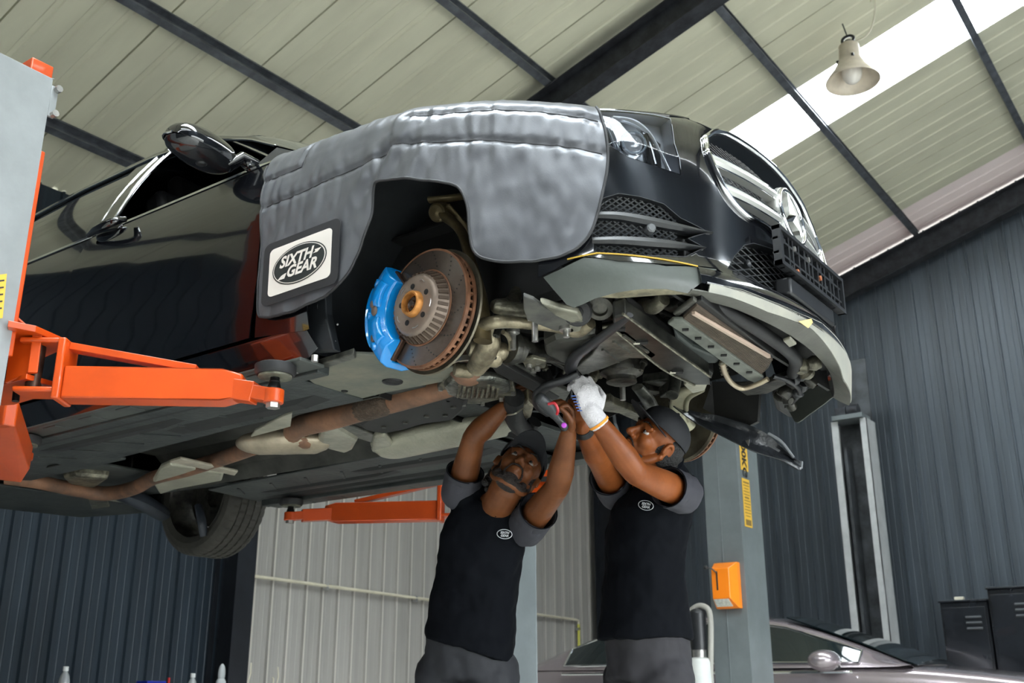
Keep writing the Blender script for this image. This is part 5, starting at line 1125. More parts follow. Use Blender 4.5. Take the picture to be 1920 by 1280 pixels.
cal = arcblock('brake_caliper', D(130), D(228), [(.010, .112), (.048, .118), (.062, .140), (.060, .172), (.050, .196), (.020, .206), (-.04, .206), (-.075, .19), (-.075, .12), (-.04, .118), (-.04, .183), (.008, .183)], M_BLUE, car, bevel=.004)
arcblock('caliper_rib', D(140), D(172), [(.055, .128), (.068, .130), (.072, .148), (.066, .165), (.055, .165)], M_BLUE, cal, 10); arcblock('caliper_rib', D(184), D(216), [(.055, .128), (.068, .130), (.072, .148), (.066, .165), (.055, .165)], M_BLUE, cal, 10)
arcblock('caliper_bridge', D(152), D(206), [(.02, .198), (.052, .190), (.055, .202), (.02, .214), (-.05, .214), (-.05, .205)], M_BLUE, cal, 10)
for a_ in (146, 178, 212): c_ = F(.058, .180, D(a_)); b = MB(); b.lathe(c_, (F(.058, .25, D(a_))-c_)*.6+ax*.08, [(-.01, .013), (.002, .012), (.004, .009), (.004, 0)], 20); b.build('caliper_bolt', M_BLUE, cal)
for i, (a_, r_, w_) in enumerate(((168, .158, .010), (176, .146, .012), (205, .166, .011), (160, .135, .006))): c_ = F(.0645 if r_ < .16 else .060, r_, D(a_)); b = MB(); b.ball(c_, (w_, w_*.5, w_*1.3), 8, 6); b.build('paint_chip', mat('brown_chip', (.10, .07, .055), .5), cal)
arcblock('brake_pad', D(140), D(220), [(.002, .100), (.014, .098), (.016, .120), (.004, .122)], mat('brown_pad', (.10, .055, .035), .7, .1, var=.4, scale=20), cal, 12)
arcblock('pad_carrier', D(128), D(139), [(.002, .108), (.020, .108), (.020, .18), (.002, .18)], M_GREASE, cal, 4); arcblock('pad_carrier', D(219), D(230), [(.002, .108), (.020, .108), (.020, .18), (.002, .18)], M_GREASE, cal, 4)
# knuckle, upper arm, strut in the near arch
pipe('steering_knuckle', [P(905, 640, y=-.70), P(900, 560, y=-.70), P(880, 480, y=-.68), P(862, 430, y=-.66), P(822, 396, y=-.66)], [.035, .03, .022, .024, .03], M_BRONZE, flat=.6)
c_ = P(822, 398, y=-.675); b = MB(); b.lathe(c_, (.1, -1, -.5), [(-.03, .03), (.01, .03), (.016, .024), (.016, .012), (.020, 0)], 24); b.build('ball_joint', M_BRONZE, car)
pipe('upper_arm', [P(805, 375, y=-.68), P(840, 372, y=-.66), P(880, 366, y=-.60), P(905, 362, y=-.56)], [.016, .018, .016, .015], M_BRONZE, flat=.6)
pipe('upper_arm', [P(838, 385, y=-.67), P(868, 420, y=-.6), P(885, 450, y=-.57)], [.012, .014, .012], M_BRONZE, flat=.6)
pipe('strut', [P(900, 620, y=-.58), P(905, 520, y=-.58), P(900, 420, y=-.58)], .04, M_ENG)
# hub carrier castings under the disc and drive boot
M_CAST = mat('tan_cast_aluminium', (.12, .10, .065), .36, .55, scale=18, col2=(.36, .31, .21), bump=.35, bscale=40)
pipe('hub_carrier', [Q(892, 690, .15), Q(905, 668, .17), Q(918, 640, .20), Q(912, 610, .24)], [.03, .036, .034, .03], M_CAST)
for px, py, z_, r_ in ((930, 662, .18, .036), (905, 648, .20, .03), (878, 690, .16, .024), (946, 655, .19, .03)):
    b = MB(); c_ = Q(px, py, z_); b.lathe(c_-Vector((.03, 0, 0)), (.55, .8, 0), [(-.02, 0), (-.02, r_*.8), (-.01, r_), (.03, r_), (.04, r_*.8), (.04, 0)], 20); b.build('carrier_boss', M_CAST, car)
c_ = Q(950, 650, .20); b = MB(); b.lathe(c_, (.15, .95, .1), [(0, 0), (0, .05), (.012, .055), (.02, .055), (.024, .046), (.03, .05), (.036, .042), (.05, .046), (.06, .036), (.08, .040), (.10, .030), (.26, .026), (.26, 0)], 30); b.build('drive_boot', M_DKM, car)
pipe('drive_ring', [Q(940+18*math.cos(t), 650+28*math.sin(t), .19) for t in np.linspace(-1.4, 1.6, 9)], .007, M_CAST, n=8)
# near lower control arm, scuffed plate over it, bush
pipe('lower_arm', [Q(892, 612, .205), Q(935, 603, .20), Q(985, 606, .20), Q(1040, 612, .195), Q(1082, 618, .19), Q(1108, 605, .195)], [.022, .020, .018, .018, .026, .018], M_CAST, flat=.9)
pipe('lower_arm', [Q(890, 620, .190), Q(935, 612, .19), Q(985, 612, .19), Q(1022, 617, .19)], .006, mat('bright_alu_edge', (.5, .47, .38), .35, .6), n=8)
slab('arm_cover', [(981, 555), (1000, 562), (1022, 578), (1060, 590), (1078, 600), (1082, 620), (1060, 628), (1020, 613), (988, 600), (982, 582)], .18, .012, mat('scuffed_grey_plate', (.10, .10, .085), .55, .1, var=.5, scale=14, col2=(.045, .045, .045)))
slab('arm_bracket', [(1012, 568), (1050, 580), (1085, 588), (1095, 606), (1088, 622), (1066, 625), (1068, 605), (1040, 592)], .17, .02, mat('grey_cast_bracket', (.20, .195, .15), .45, .4, var=.35, scale=14), bevel=.006)
c_ = Q(1083, 585, .20); b = MB(); b.lathe(c_, (.5, -.8, -.4), [(-.05, .035), (.0, .04), (.006, .034), (.012, .034), (.014, .026), (.02, .026), (.022, .016), (.03, .014), (.03, 0)], 24); b.build('rubber_bush', M_RUBBER, car)
c_ = Q(1125, 575, .22); b = MB(); b.lathe(c_, (.3, -.6, -.8), [(-.04, .04), (0, .042), (.012, .036), (.014, .022), (.004, .02), (.004, 0)], 26); b.build('mount_cup', M_DKM, car)
for px, py, z0, z1 in ((1003, 640, .14, .21), (1062, 632, .15, .18), (962, 655, .16, .22)): c_ = Q(px, py, z0); b = MB(); b.cyl(c_, c_+Vector((0, 0, z1-z0)), .009, n=12); b.cyl(c_+Vector((0, 0, z1-z0-.01)), c_+Vector((0, 0, z1-z0)), .02, n=16); b.build('long_bolt', M_BOLT, car)
slab('link_plate', [(978, 676), (1000, 672), (1025, 678), (1022, 690), (1000, 694), (985, 690)], .165, .014, M_ALUD)
slab('link_plate', [(960, 668), (985, 665), (992, 676), (968, 680)], .18, .014, M_GREY)
for px, py in ((992, 683), (1008, 688), (1000, 692)): c_ = Q(px, py, .163); b = MB(); b.cyl(c_, c_-Vector((0, 0, .012)), .009, n=10); b.build('bolt', M_BOLT, car)
# oil pan, shear panel, crossmembers
slab('oil_pan', [(1020, 650), (1040, 640), (1075, 634), (1120, 628), (1130, 640), (1108, 668), (1075, 690), (1040, 680), (1022, 668)], .175, .10, mat('satin_black_pan', (.06, .06, .052), .32, .5, var=.4, scale=9), bevel=.022)
slab('shear_panel', [(1140, 618), (1162, 612), (1232, 665), (1222, 672), (1180, 672), (1130, 692), (1092, 704), (1078, 690), (1110, 665)], .165, .014, M_GREY)
for (x0_, y0_, x1_, y1_) in ((1150, 640, 1180, 662), (1130, 655, 1160, 678), (1168, 628, 1215, 660)): b = MB(); b.bar(Q(x0_, y0_, .162), Q(x1_, y1_, .162), .008, .007); b.build('panel_bead', M_GREY, car, smooth=False)
slab('front_crossmember', [(1150, 596), (1172, 590), (1330, 705), (1332, 722), (1302, 722), (1240, 690), (1150, 618)], .165, .05, mat('black_subframe', (.012, .013, .012), .30, .4, scale=20, col2=(.055, .055, .048)), bevel=.006)  # paler noise in the colour stands in for glints on the metal
slab('crossmember_rail', [(1160, 586), (1176, 582), (1338, 700), (1334, 712)], .19, .05, M_ENG, bevel=.006)
for px, py in ((1160, 617), (1203, 642), (1270, 697)):
    c_ = Q(px, py, .162); b = MB(); b.box(c_, (.035, .022, .006), Matrix.Rotation(.6, 3, 'Z')); b.build('slot_opening', M_INNER, car); b = MB(); b.box(c_+Vector((-.012, -.008, -.002)), (.018, .012, .004), Matrix.Rotation(.6, 3, 'Z')); b.build('slot_tab', mat('pale_tab', (.5, .48, .4), .5), car)
slab('diagonal_brace', [(908, 672), (925, 670), (1010, 720), (1050, 744), (1042, 754), (985, 728), (930, 700)], .158, .03, M_ENG, bevel=.006)
pipe('crossmember_highlight', [Q(1168, 588, .163), Q(1250, 648, .163), Q(1331, 706, .163)], .004, M_ALUD, n=6)  # edge highlights of the crossmember, put in as thin pale tubes
pipe('crossmember_highlight', [Q(1152, 618, .163), Q(1240, 690, .163), Q(1302, 722, .163)], .004, M_ALUD, n=6)
slab('lower_plate', [(930, 672), (962, 680), (1000, 700), (1008, 712), (990, 718), (955, 700)], .175, .012, M_GREY)
slab('lower_plate', [(1012, 730), (1040, 722), (1070, 735), (1060, 752), (1030, 752)], .16, .014, M_GREY)
slab('rear_subframe', [(1095, 775), (1105, 757), (1145, 752), (1152, 758), (1205, 780), (1198, 792), (1160, 775), (1120, 770)], .16, .03, M_ALUD)
# hanging black wiring duct held by the mechanic
pipe('wiring_duct', [Q(1180, 590, .17), Q(1150, 615, .165), Q(1110, 645, .16), Q(1080, 668, .155), Q(1070, 690, .15), Q(1078, 705, .14)], [.012, .016, .018, .020, .02, .018], M_BLKPL, flat=.6)
pipe('wiring_duct', [Q(1085, 700, .135), Q(1060, 712, .12), Q(1030, 722, .11), Q(1010, 738, .10), Q(1012, 760, .09), Q(1030, 775, .08)], [.016, .018, .02, .02, .02, .018], M_BLKPL, flat=.6)
pipe('rubber_hose', [Q(965, 745, .17), Q(962, 775, .15), Q(975, 800, .14), Q(990, 808, .15), Q(1003, 790, .18)], [.035, .036, .034, .03, .028], M_RUBBER)
pipe('hose_clip', [Q(950, 778, .128), Q(966, 775, .10), Q(980, 765, .13)], .003, M_ALU, n=6)
slab('pale_housing', [(976, 760), (990, 750), (1002, 762), (996, 784), (982, 788), (974, 775)], .16, .05, M_CAST, bevel=.012)
# engine mount, links on the far side of the bay
c_ = Q(1165, 700, .20); b = MB(); b.lathe(c_, (0, 0, -1), [(-.06, .07), (-.03, .078), (0, .07), (.012, .05), (.016, .048), (.03, .05), (.036, .035), (.036, 0)], 32); em = b.build('engine_mount', M_DKM, car)
b = MB(); c2 = Q(1168, 750, .15); b.cyl(c2, c2+Vector((0, 0, .10)), .010, n=12); b.lathe(c2+Vector((0, 0, .09)), (0, 0, 1), [(0, 0), (0, .025), (.01, .025), (.01, 0)], 20); b.build('mount_bolt', M_BOLT, em)
pipe('bay_link', [Q(1195, 725, .20), Q(1212, 745, .18), Q(1228, 775, .16), Q(1232, 790, .15)], [.022, .026, .026, .02], M_GREY, flat=.6)
pipe('far_lower_arm', [P(1305, 725, y=.42), P(1278, 740, y=.46), P(1272, 765, y=.52), P(1282, 790, y=.58), P(1290, 802, y=.62)], [.022, .034, .034, .028, .032], mat('cream_cast_arm', (.40, .38, .27), .4, .4, var=.25, scale=10), n=16, flat=.6)
pipe('far_lower_arm', [P(1318, 730, y=.42), P(1292, 745, y=.46), P(1286, 765, y=.52), P(1290, 788, y=.58)], .010, mat('cream_cast_arm', (0, 0, 0)), n=10)
slab('arm_mount', [(1282, 722), (1290, 715), (1326, 722), (1322, 732), (1298, 738)], .17, .02, M_ALU)
O2, ax2, ex2_, F2, disc2 = brake(-1, math.radians(-7))
# loose far side liner hanging down
b = MB(); upper = [(1255, 752), (1300, 770), (1350, 780), (1410, 800), (1440, 815), (1470, 842), (1500, 868)]; lower = [(1262, 760), (1300, 788), (1345, 812), (1385, 832), (1420, 848), (1460, 860), (1497, 880)]
ys = [.50, .54, .58, .62, .66, .70, .72]
rows = []
for i in range(7):
    A, B_ = P(*upper[i], y=ys[i]), P(*lower[i], y=ys[i]-.05); r = []
    for k in np.linspace(0, 1, 7): v = A.lerp(B_, k); v.y += .03*math.sin(k*PI)+.008*math.sin(i*2.1+k*9); r.append(v)
    rows.append(r)
M_FLAP = mat('wrinkled_black_liner', (.016, .018, .021), .32, 0, var=.3, scale=20, bump=.6, bscale=25)
R2 = [bez([rows[i][k] for i in range(7)], 4) for k in range(7)]; b.grid(R2); fl = b.build('loose_liner', M_FLAP, car, solid=.004)
A = P(1490, 866, y=.72); b = MB(); b.prism([P(1488, 862, y=.72), P(1504, 864, y=.72), P(1503, 878, y=.72), P(1489, 872, y=.72)], (0, .012, 0)); b.build('liner_tab', mat('grey_tab', (.16, .17, .18), .4), fl, smooth=False, bevel=.002)
b = MB(); b.prism([P(1398, 826, y=.60), P(1406, 824, y=.60), P(1404, 836, y=.60)], (0, -.004, 0)); b.build('liner_clip', M_BOLT, fl)
pipe('liner_edge', [P(1440, 812, y=.665), P(1465, 828, y=.69), P(1488, 858, y=.715)], .006, mat('grey_tab', (0, 0, 0)), par=fl, n=8)
# inner black wall of the far arch
b = MB(); b.prism([P(1335, 715, y=.62), P(1425, 715, y=.62), P(1420, 790, y=.64), P(1400, 800, y=.64), P(1340, 778, y=.64), P(1318, 765, y=.62)], (0, .02, 0)); b.build('arch_panel', M_ENG, car, smooth=False)
# clutter of hoses, looms, bolts and brackets up in the engine bay
re_ = random.Random(11)
for k in range(26):
    px, py = re_.uniform(930, 1290), re_.uniform(560, 770); z_ = re_.uniform(.24, .42); a_ = Q(px, py, z_); 
    if a_.x > .58: continue
    d1 = Vector((re_.uniform(-.12, .12), re_.uniform(-.2, .2), re_.uniform(-.04, .08))); d2 = Vector((re_.uniform(-.12, .12), re_.uniform(-.2, .2), re_.uniform(.0, .12)))
    pipe(re_.choice(['engine_hose', 'cable_loom', 'metal_pipe']), [a_-d1, a_, a_+d2*.5, a_+d2+Vector((0, 0, .05))], re_.choice([.007, .010, .015, .022]), re_.choice([M_BLKPL, M_DKM, M_GREY, M_ALUD, M_RUBBER]), n=10)
for k in range(22):
    px, py = re_.uniform(920, 1290), re_.uniform(590, 790); z_ = re_.uniform(.2, .34); a_ = Q(px, py, z_)
    if a_.x > .58: continue
    b = MB(); r_ = re_.choice([.008, .011, .018]); ax_ = (re_.uniform(-.4, .4), re_.uniform(-.6, .2), -1); b.lathe(a_, ax_, [(-.02, 0), (-.02, r_*1.6), (-.012, r_*1.6), (-.012, r_), (.016, r_), (.016, r_*.4), (.022, 0)], 10); b.build('bolt', re_.choice([M_BOLT, M_ALUD, M_DKM]), car)
for k in range(9):
    px, py = re_.uniform(960, 1270), re_.uniform(600, 760); z_ = re_.uniform(.26, .36); a_ = Q(px, py, z_)
    if a_.x > .5: continue
    b = MB(); b.box(a_, (re_.uniform(.04, .12), re_.uniform(.03, .10), re_.uniform(.01, .05)), Matrix.Rotation(re_.uniform(0, 3), 3, 'Z') @ Matrix.Rotation(re_.uniform(-.4, .4), 3, 'X')); b.build('engine_bracket', re_.choice([M_DKM, M_GREY, M_ENG]), car, bevel=.006)
# radiator pack, hoses, bracket, pipe
rd_ = slab('radiator', [(1300, 568), (1316, 562), (1452, 668), (1442, 690), (1424, 706), (1272, 604)], .20, .06, M_ENG)
M_FIN = mat('brown_radiator_fins', (.085, .062, .045), .6, .2, var=.2, scale=40)
for k in range(16):
    t = (k+.5)/16; a_ = (1306+(1276-1306)*t, 570+(600-570)*t); c_ = (1448+(1424-1448)*t, 672+(704-672)*t); b = MB(); b.bar(Q(a_[0], a_[1], .197), Q(c_[0], c_[1], .197), .0045, .010); b.build('radiator_fin', M_FIN, rd_, smooth=False)
b = MB(); b.bar(Q(1300, 586, .188), Q(1442, 668, .188), .010, .010); b.build('pale_rail', mat('pale_pink_rail', (.45, .34, .27), .45), rd_, smooth=False)
pipe('radiator_hose', [Q(1320, 562, .23), Q(1370, 588, .225), Q(1430, 624, .22), Q(1475, 656, .22), Q(1492, 676, .22), Q(1486, 700, .22)], [.014, .018, .020, .020, .022, .02], M_RUBBER)
b = slab('lower_bracket', [(1262, 600), (1280, 600), (1432, 708), (1425, 722), (1400, 712), (1300, 640), (1252, 608)], .185, .012, mat('grey_bracket', (.13, .14, .12), .5, .1, var=.3, scale=14))
for k in range(6): c_ = Q(1285+k*24, 618+k*16, .183); m_ = MB(); m_.box(c_, (.018, .014, .004), Matrix.Rotation(.5, 3, 'Z')); m_.build('bracket_hole', M_INNER, b)
slab('fan_shroud', [(1262, 618), (1300, 650), (1352, 672), (1345, 682), (1315, 682), (1285, 664), (1265, 640)], .21, .03, mat('grey_green_shroud', (.05, .06, .056), .5), bevel=.01)
pipe('coolant_pipe', [Q(1354, 680, .19), Q(1360, 700, .18), Q(1372, 718, .17), Q(1392, 728, .165), Q(1420, 720, .17), Q(1440, 710, .18)], [.010, .0085, .0085, .0085, .0085, .0085], mat('tan_pipe', (.42, .35, .25), .35, .6), n=12)
for k in range(4): c_ = Q(1354+k*1.5, 680+k*6, .19); m_ = MB(); m_.lathe(c_, (0.2, .3, -1), [(0, .0), (0, .013), (.006, .013), (.006, 0)], 16); m_.build('pipe_collar', M_ALUD, car)
slab('front_tray', [(1378, 728), (1440, 718), (1500, 695), (1492, 712), (1440, 738), (1400, 742)], .21, .02, M_DKM)
rj = random.Random(5)
for px, py, r_ in ((1490, 705, .03), (1475, 730, .028), (1505, 690, .03), (1468, 745, .022), (1520, 682, .026), (1500, 728, .024), (1480, 755, .02), (1515, 712, .02)):
    c_ = Q(px, py, .22); b = MB(); b.lathe(c_, (rj.uniform(-1, 1), rj.uniform(-1, 1), rj.uniform(-.6, .6)), [(-.03, 0), (-.03, r_*.8), (-.01, r_), (.01, r_*.7), (.02, r_), (.04, r_*.6), (.04, 0)], 14); b.build('connector', rj.choice([M_DKM, M_ALUD, M_BLKPL]), car)
pipe('front_cable', [Q(1450, 705, .20), Q(1480, 715, .19), Q(1500, 735, .20), Q(1480, 760, .22)], .008, M_BLKPL)
slab('corner_duct', [(1448, 745), (1475, 752), (1520, 725), (1545, 742), (1515, 776), (1480, 786), (1455, 770)], .29, .10, M_ENG, bevel=.02)
plate('front_beam', [(.70, -.55), (.74, -.2), (.74, .2), (.70, .55), (.66, .55), (.68, 0), (.66, -.55)], .28, .10, M_ENG)
slab('tow_bracket', [(1468, 640), (1482, 634), (1494, 646), (1480, 652)], .195, .01, M_ALU)
pipe('bay_pipe', [P(1245, 560, y=-.50), P(1225, 575, y=-.48), P(1205, 572, y=-.46), P(1198, 598, y=-.46)], [.02, .022, .018, .016], M_ALUD)
slab('valance_liner', [(1118, 558), (1135, 549), (1200, 541), (1290, 545), (1300, 552), (1240, 554), (1160, 560)], .215, .012, mat('dusty_brown_edge', (.20, .18, .12), .6, var=.5, scale=20))
slab('stay', [(1262, 590), (1300, 560), (1308, 566), (1270, 596)], .20, .012, M_GREY)
# ================================================================ THE TWO MECHANICS
def T(px, py, t): return Vector(CAM+ray(px, py)*t)
e1, e2, e3 = Vector(RT), Vector(UP), Vector(-FW)
def skin_mat(name, c, c2):
    m = mat(name, c, .45, 0, scale=9, col2=c2, bump=.06, bscale=120, spec=.3); b = m.node_tree.nodes['Principled BSDF']
    b.inputs['Subsurface Weight'].default_value = .12; b.inputs['Subsurface Radius'].default_value = (.8, .35, .2); b.inputs['Subsurface Scale'].default_value = .01; return m
def remesh(o, vox, sm=3):
    q = o.modifiers.new('r', 'REMESH'); q.mode = 'VOXEL'; q.voxel_size = vox; q.use_smooth_shade = True
    if sm: q = o.modifiers.new('m', 'SMOOTH'); q.factor = .5; q.iterations = sm
    return o
def limb(b, pts, rs, n=16, flat=1., up=None, k=4):
    c = bez(pts, k); r = list(np.interp(np.linspace(0, len(rs)-1, len(c)), range(len(rs)), rs)); b.tube(c, r, n, flat=flat, up=up)
    b.ball(c[0], r[0]*.98, 12, 8); b.ball(c[-1], r[-1]*.98, 12, 8)
def head_frame(c, roll, pitch, yaw):
    """c: centre; built from camera axes: yaw turns the face to the picture's left (+), pitch tips it up, roll leans the crown to the picture's right"""
    x, y, z = Vector((1, 0, 0)), Vector((0, 0, 1)), Vector((0, 1, 0))     # head right, forward (to the camera), up in (e1,e2,e3)
    R_ = Matrix.Rotation(-roll, 3, 'Z') @ Matrix.Rotation(-yaw, 3, 'Y') @ Matrix.Rotation(-pitch, 3, 'X')
    def w(v): v = R_ @ v; return e1*v.x+e2*v.y+e3*v.z
    hx, hy, hz = w(x), w(y), w(z)
    return lambda p: c+hx*p[0]+hy*p[1]+hz*p[2], (hx, hy, hz)
def head(b, H):
    rot = Matrix((H[1][0], H[1][1], H[1][2])).transposed(); h = H[0]
    B = lambda c, r: b.ball(h(c), r, 18, 12, rot=rot)
    B((0, -.010, .035), (.074, .092, .084)); B((0, .025, -.012), (.060, .062, .078)); B((0, -.03, -.03), (.055, .055, .055))
    for s in (-1, 1):
        B((s*.036, .052, -.016), (.026, .030, .028)); limb(b, [h((s*.064, -.008, -.025)), h((s*.056, .025, -.070)), h((s*.030, .062, -.094)), h((s*.0, .074, -.098))], [.014, .017, .017, .018], 10)
        limb(b, [h((s*.046, .070, .030)), h((s*.022, .082, .036)), h((0, .083, .030))], [.009, .010, .009], 8)
        B((s*.012, .098, -.022), (.0095, .010, .008))
        ear = [h((s*(.074+.010*math.sin(t*.5)), -.012-.017*math.cos(t), -.002+.030*math.sin(t))) for t in np.linspace(-1.5, 3.6, 12)]
        b.tube(ear, [.0075]*6+[.0065]*6, 8); B((s*.074, -.006, -.004), (.006, .014, .022)); B((s*.076, -.004, -.030), (.007, .008, .010))
        limb(b, [h((s*.018, .080, .018)), h((s*.031, .084, .0205)), h((s*.045, .074, .016))], [.0035, .0045, .0035], 8)
        limb(b, [h((s*.018, .078, .002)), h((s*.031, .082, .0)), h((s*.045, .073, .003))], [.0035, .004, .0035], 8)
    limb(b, [h((0, .080, .026)), h((0, .094, .004)), h((0, .110, -.016))], [.009, .010, .0125], 10)
    limb(b, [h((-.024, .078, -.047)), h((-.008, .0915, -.043)), h((.008, .0915, -.043)), h((.024, .078, -.047))], [.004, .0065, .0065, .004], 8)
    limb(b, [h((-.022, .078, -.051)), h((0, .0905, -.056)), h((.022, .078, -.051))], [.004, .0085, .004], 8)
    B((0, .080, -.088), (.022, .016, .018)); B((0, .070, -.066), (.030, .018, .022)); B((0, .072, -.035), (.030, .018, .016))
def hand(b, w, d, n, curl, thumb=1, spread=.10, sc=1.):
    """w wrist, d direction along the hand, n palm normal (fingers curl towards it)"""
    d = d.normalized(); n = (n-d*n.dot(d)).normalized(); s = d.cross(n)
    pc = w+d*.045*sc
    rot = Matrix((s, n, d)).transposed(); b.ball(pc, (.040*sc, .017*sc, .050*sc), 16, 10, rot=rot)
    for i, (o, L0) in enumerate(((-.029, .068), (-.010, .080), (.010, .076), (.028, .060))):
        base = w+d*(.080-.004*abs(i-1.3))*sc+s*o*sc; p = base; pts = [w+d*.045*sc+s*o*.8*sc, base]; a = 0; dd = (d+s*o*spread*30*.1).normalized()
        for k, f in enumerate((.45, .30, .25)):
            a += curl[k] if hasattr(curl, '__len__') else curl; dirn = dd*math.cos(a)+n*math.sin(a); p = p+dirn*L0*f*sc; pts.append(p)
        b.tube(pts, [.0095*sc, .0092*sc, .0086*sc, .0080*sc, .0068*sc], 10); b.ball(pts[-1], .0067*sc, 10, 8); b.ball(pts[2], .0089*sc, 10, 8)
    t0 = w+d*.022*sc-s*thumb*.028*sc; t1 = t0+(d*.6-s*thumb*.7+n*.4).normalized()*.036*sc; t2 = t1+(d*.8-s*thumb*.1+n*.7).normalized()*.032*sc; t3 = t2+(d*.7+s*thumb*.2+n*.8).normalized()*.024*sc
    b.tube([w+d*.015*sc, t0, t1, t2, t3], [.014*sc, .014*sc, .0115*sc, .0098*sc, .008*sc], 10); b.ball(t3, .0078*sc, 10, 8)
def torso_loft(rows, n=28):
    out = []
    for rw_ in rows:
        c, rx, ry, ax = rw_[:4]; tilt = rw_[4] if len(rw_) > 4 else 0                            # ax: unit vector of the wide axis
        ay = Vector((0, 0, 1)).cross(ax).normalized(); out.append([c+ax*rx*math.copysign(abs(math.cos(t))**.85, math.cos(t))+ay*ry*math.copysign(abs(math.sin(t))**.85, math.sin(t))+Vector((0, 0, tilt*math.cos(t))) for t in np.linspace(0, 2*PI, n+1)])
    return out
M_SHIRT = mat('near_black_navy_shirt', (.0016, .0023, .0042), .85, 0, spec=.12, bump=.25, bscale=9)
M_SLEEVE = mat('charcoal_sleeve', (.033, .033, .042), .8, 0, bump=.3, bscale=14)
M_TROU = mat('black_work_trousers', (.010, .011, .015), .75, 0, bump=.4, bscale=7)
M_TROG = mat('charcoal_trousers', (.018, .017, .021), .8, 0, bump=.4, bscale=7)
M_HAIR = mat('black_hair', (.006, .005, .005), .55, 0, bump=.9, bscale=160)
M_BEARD = mat('short_dark_beard', (.016, .010, .008), .7, 0, bump=.8, bscale=260)
M_CAP = mat('black_cap_cloth', (.005, .006, .009), .75, 0, bump=.2, bscale=40)
M_EYEW = mat('eye_white', (.34, .31, .29), .2); M_IRIS = mat('dark_iris', (.01, .006, .004), .1)
M_BADGE = mat('white_thread', (.55, .56, .58), .6); M_SHOE = mat('black_leather_shoe', (.01, .01, .01), .4)
def person(name, label, J, skinm, trou, beard=True, jaw_beard=1.):
    g = J['pel']; root = thing('person', label, 'person', (g.x, g.y, 0))
    H = J['H']; h = H[0]; rot = Matrix((H[1][0], H[1][1], H[1][2])).transposed()
    # ---- one continuous body
    b = MB(); head(b, H)
    nb = J['neck']; limb(b, [h((0, -.028, -.045)), (h((0, -.025, -.09))+nb)/2, nb], [.060, .058, .066], 18)
    limb(b, [nb, J['chest'], (J['chest']+g)/2, g], [.07, .085, .085, .10], 18)
    limb(b, [J['shL'], nb+Vector((0, 0, -.03)), J['shR']], [.05, .07, .05], 14)
    for k in ('L', 'R'):
        sh, el, wr = J['sh'+k], J['el'+k], J['wr'+k]; m1 = sh.lerp(el, .45); m2 = el.lerp(wr, .28)
        limb(b, [sh, m1, el], [.052, .050, .040], 18); limb(b, [el, m2, el.lerp(wr, .7), wr], [.040, .044, .034, .026], 18, k=5)
        f = J['hand'+k]
        if f: hand(b, wr, *f)
        hp = g+J['ax']*(.09 if k == 'R' else -.09); kn = Vector((hp.x, hp.y, .48))+J['fwd']*.03; an = Vector((hp.x, hp.y, .09))
        limb(b, [hp+Vector((0, 0, -.05)), kn, an], [.085, .055, .04], 14); limb(b, [an, an+J['fwd']*.12+Vector((0, 0, -.05))], [.04, .03], 10)
    body = remesh(b.build('body', skinm, root), .0042, 4)
    for s in (-1, 1):
        b = MB(); b.ball(h((s*.031, .0690, .010)), .0125, 16, 12); ey = b.build('eye', M_EYEW, root)
        b = MB(); look = J.get('look', (0, 1, .35)); v = Vector(look).normalized()*.0118; b.ball(h((s*.031+v.x, .0690+v.y, .010+v.z)), .0062, 12, 8); b.build('iris', M_IRIS, ey)
        b = MB(); limb(b, [h((s*.050, .076, .036)), h((s*.034, .0885, .043)), h((s*.014, .0895, .038))], [.0025, .0048, .004], 8, flat=.6); b.build('eyebrow', M_HAIR, root)
    # ---- beard, hair
    b = MB()
    if jaw_beard:
        for s in (-1, 1): limb(b, [h((s*.069, -.004, -.010)), h((s*.063, .018, -.058)), h((s*.038, .060, -.088)), h((0, .084, -.094))], [.0035, .012*jaw_beard, .0155*jaw_beard, .0165*jaw_beard], 12)
        b.ball(h((0, .058, -.098)), (.044, .030, .020), 14, 10, rot=rot); b.ball(h((0, .082, -.086)), (.030*jaw_beard, .015, .021), 16, 12, rot=rot)
        for s in (-1, 1): limb(b, [h((s*.031, .0775, -.050)), h((s*.031, .078, -.072)), h((s*.020, .088, -.090))], [.002, .0045, .007], 10); b.ball(h((s*.048, .045, -.072)), (.016*jaw_beard, .024, .018*jaw_beard), 12, 8, rot=rot)
    limb(b, [h((-.030, .076, -.054)), h((-.020, .091, -.037)), h((0, .0965, -.034)), h((.020, .091, -.037)), h((.030, .076, -.054))], [.002, .0028, .003, .0028, .002], 8)
    b.build('beard', M_BEARD, root)
    b = MB(); R0 = random.Random(2)
    b.ball(h((0, -.030, .012)), (.080, .080, .088), 24, 16, rot=rot)
    for s in (-1, 1): b.ball(h((s*.058, -.032, -.012)), (.022, .040, .045), 14, 10, rot=rot)
    for k in range(J.get('curls', 40)): a_ = R0.uniform(.25, 1)*PI; z_ = R0.uniform(-.075, .03); b.ball(h((math.cos(a_)*.076, -.035-math.sin(a_)*.062, z_)), R0.uniform(.010, .017), 8, 6)
    remesh(b.build('hair', M_HAIR, root), .004, 1)
    # ---- cap
    b = MB(); rows = []
    for i in range(11):
        t = (PI/2)*i/10; row = []
        for j in range(33): a_ = 2*PI*j/32; row.append(h((math.cos(a_)*.0845*math.cos(t*.98), -.008+math.sin(a_)*.102*math.cos(t*.98), .048+.084*math.sin(t)**.85+.010*math.sin(a_)*math.cos(t))))
        rows.append(row)
    b.grid(rows); b.ball(h((0, -.008, .132)), .006, 10, 6); cp = b.build('cap', M_CAP, root, solid=.003, offset=0, angle=80)
    b = MB(); rows = []
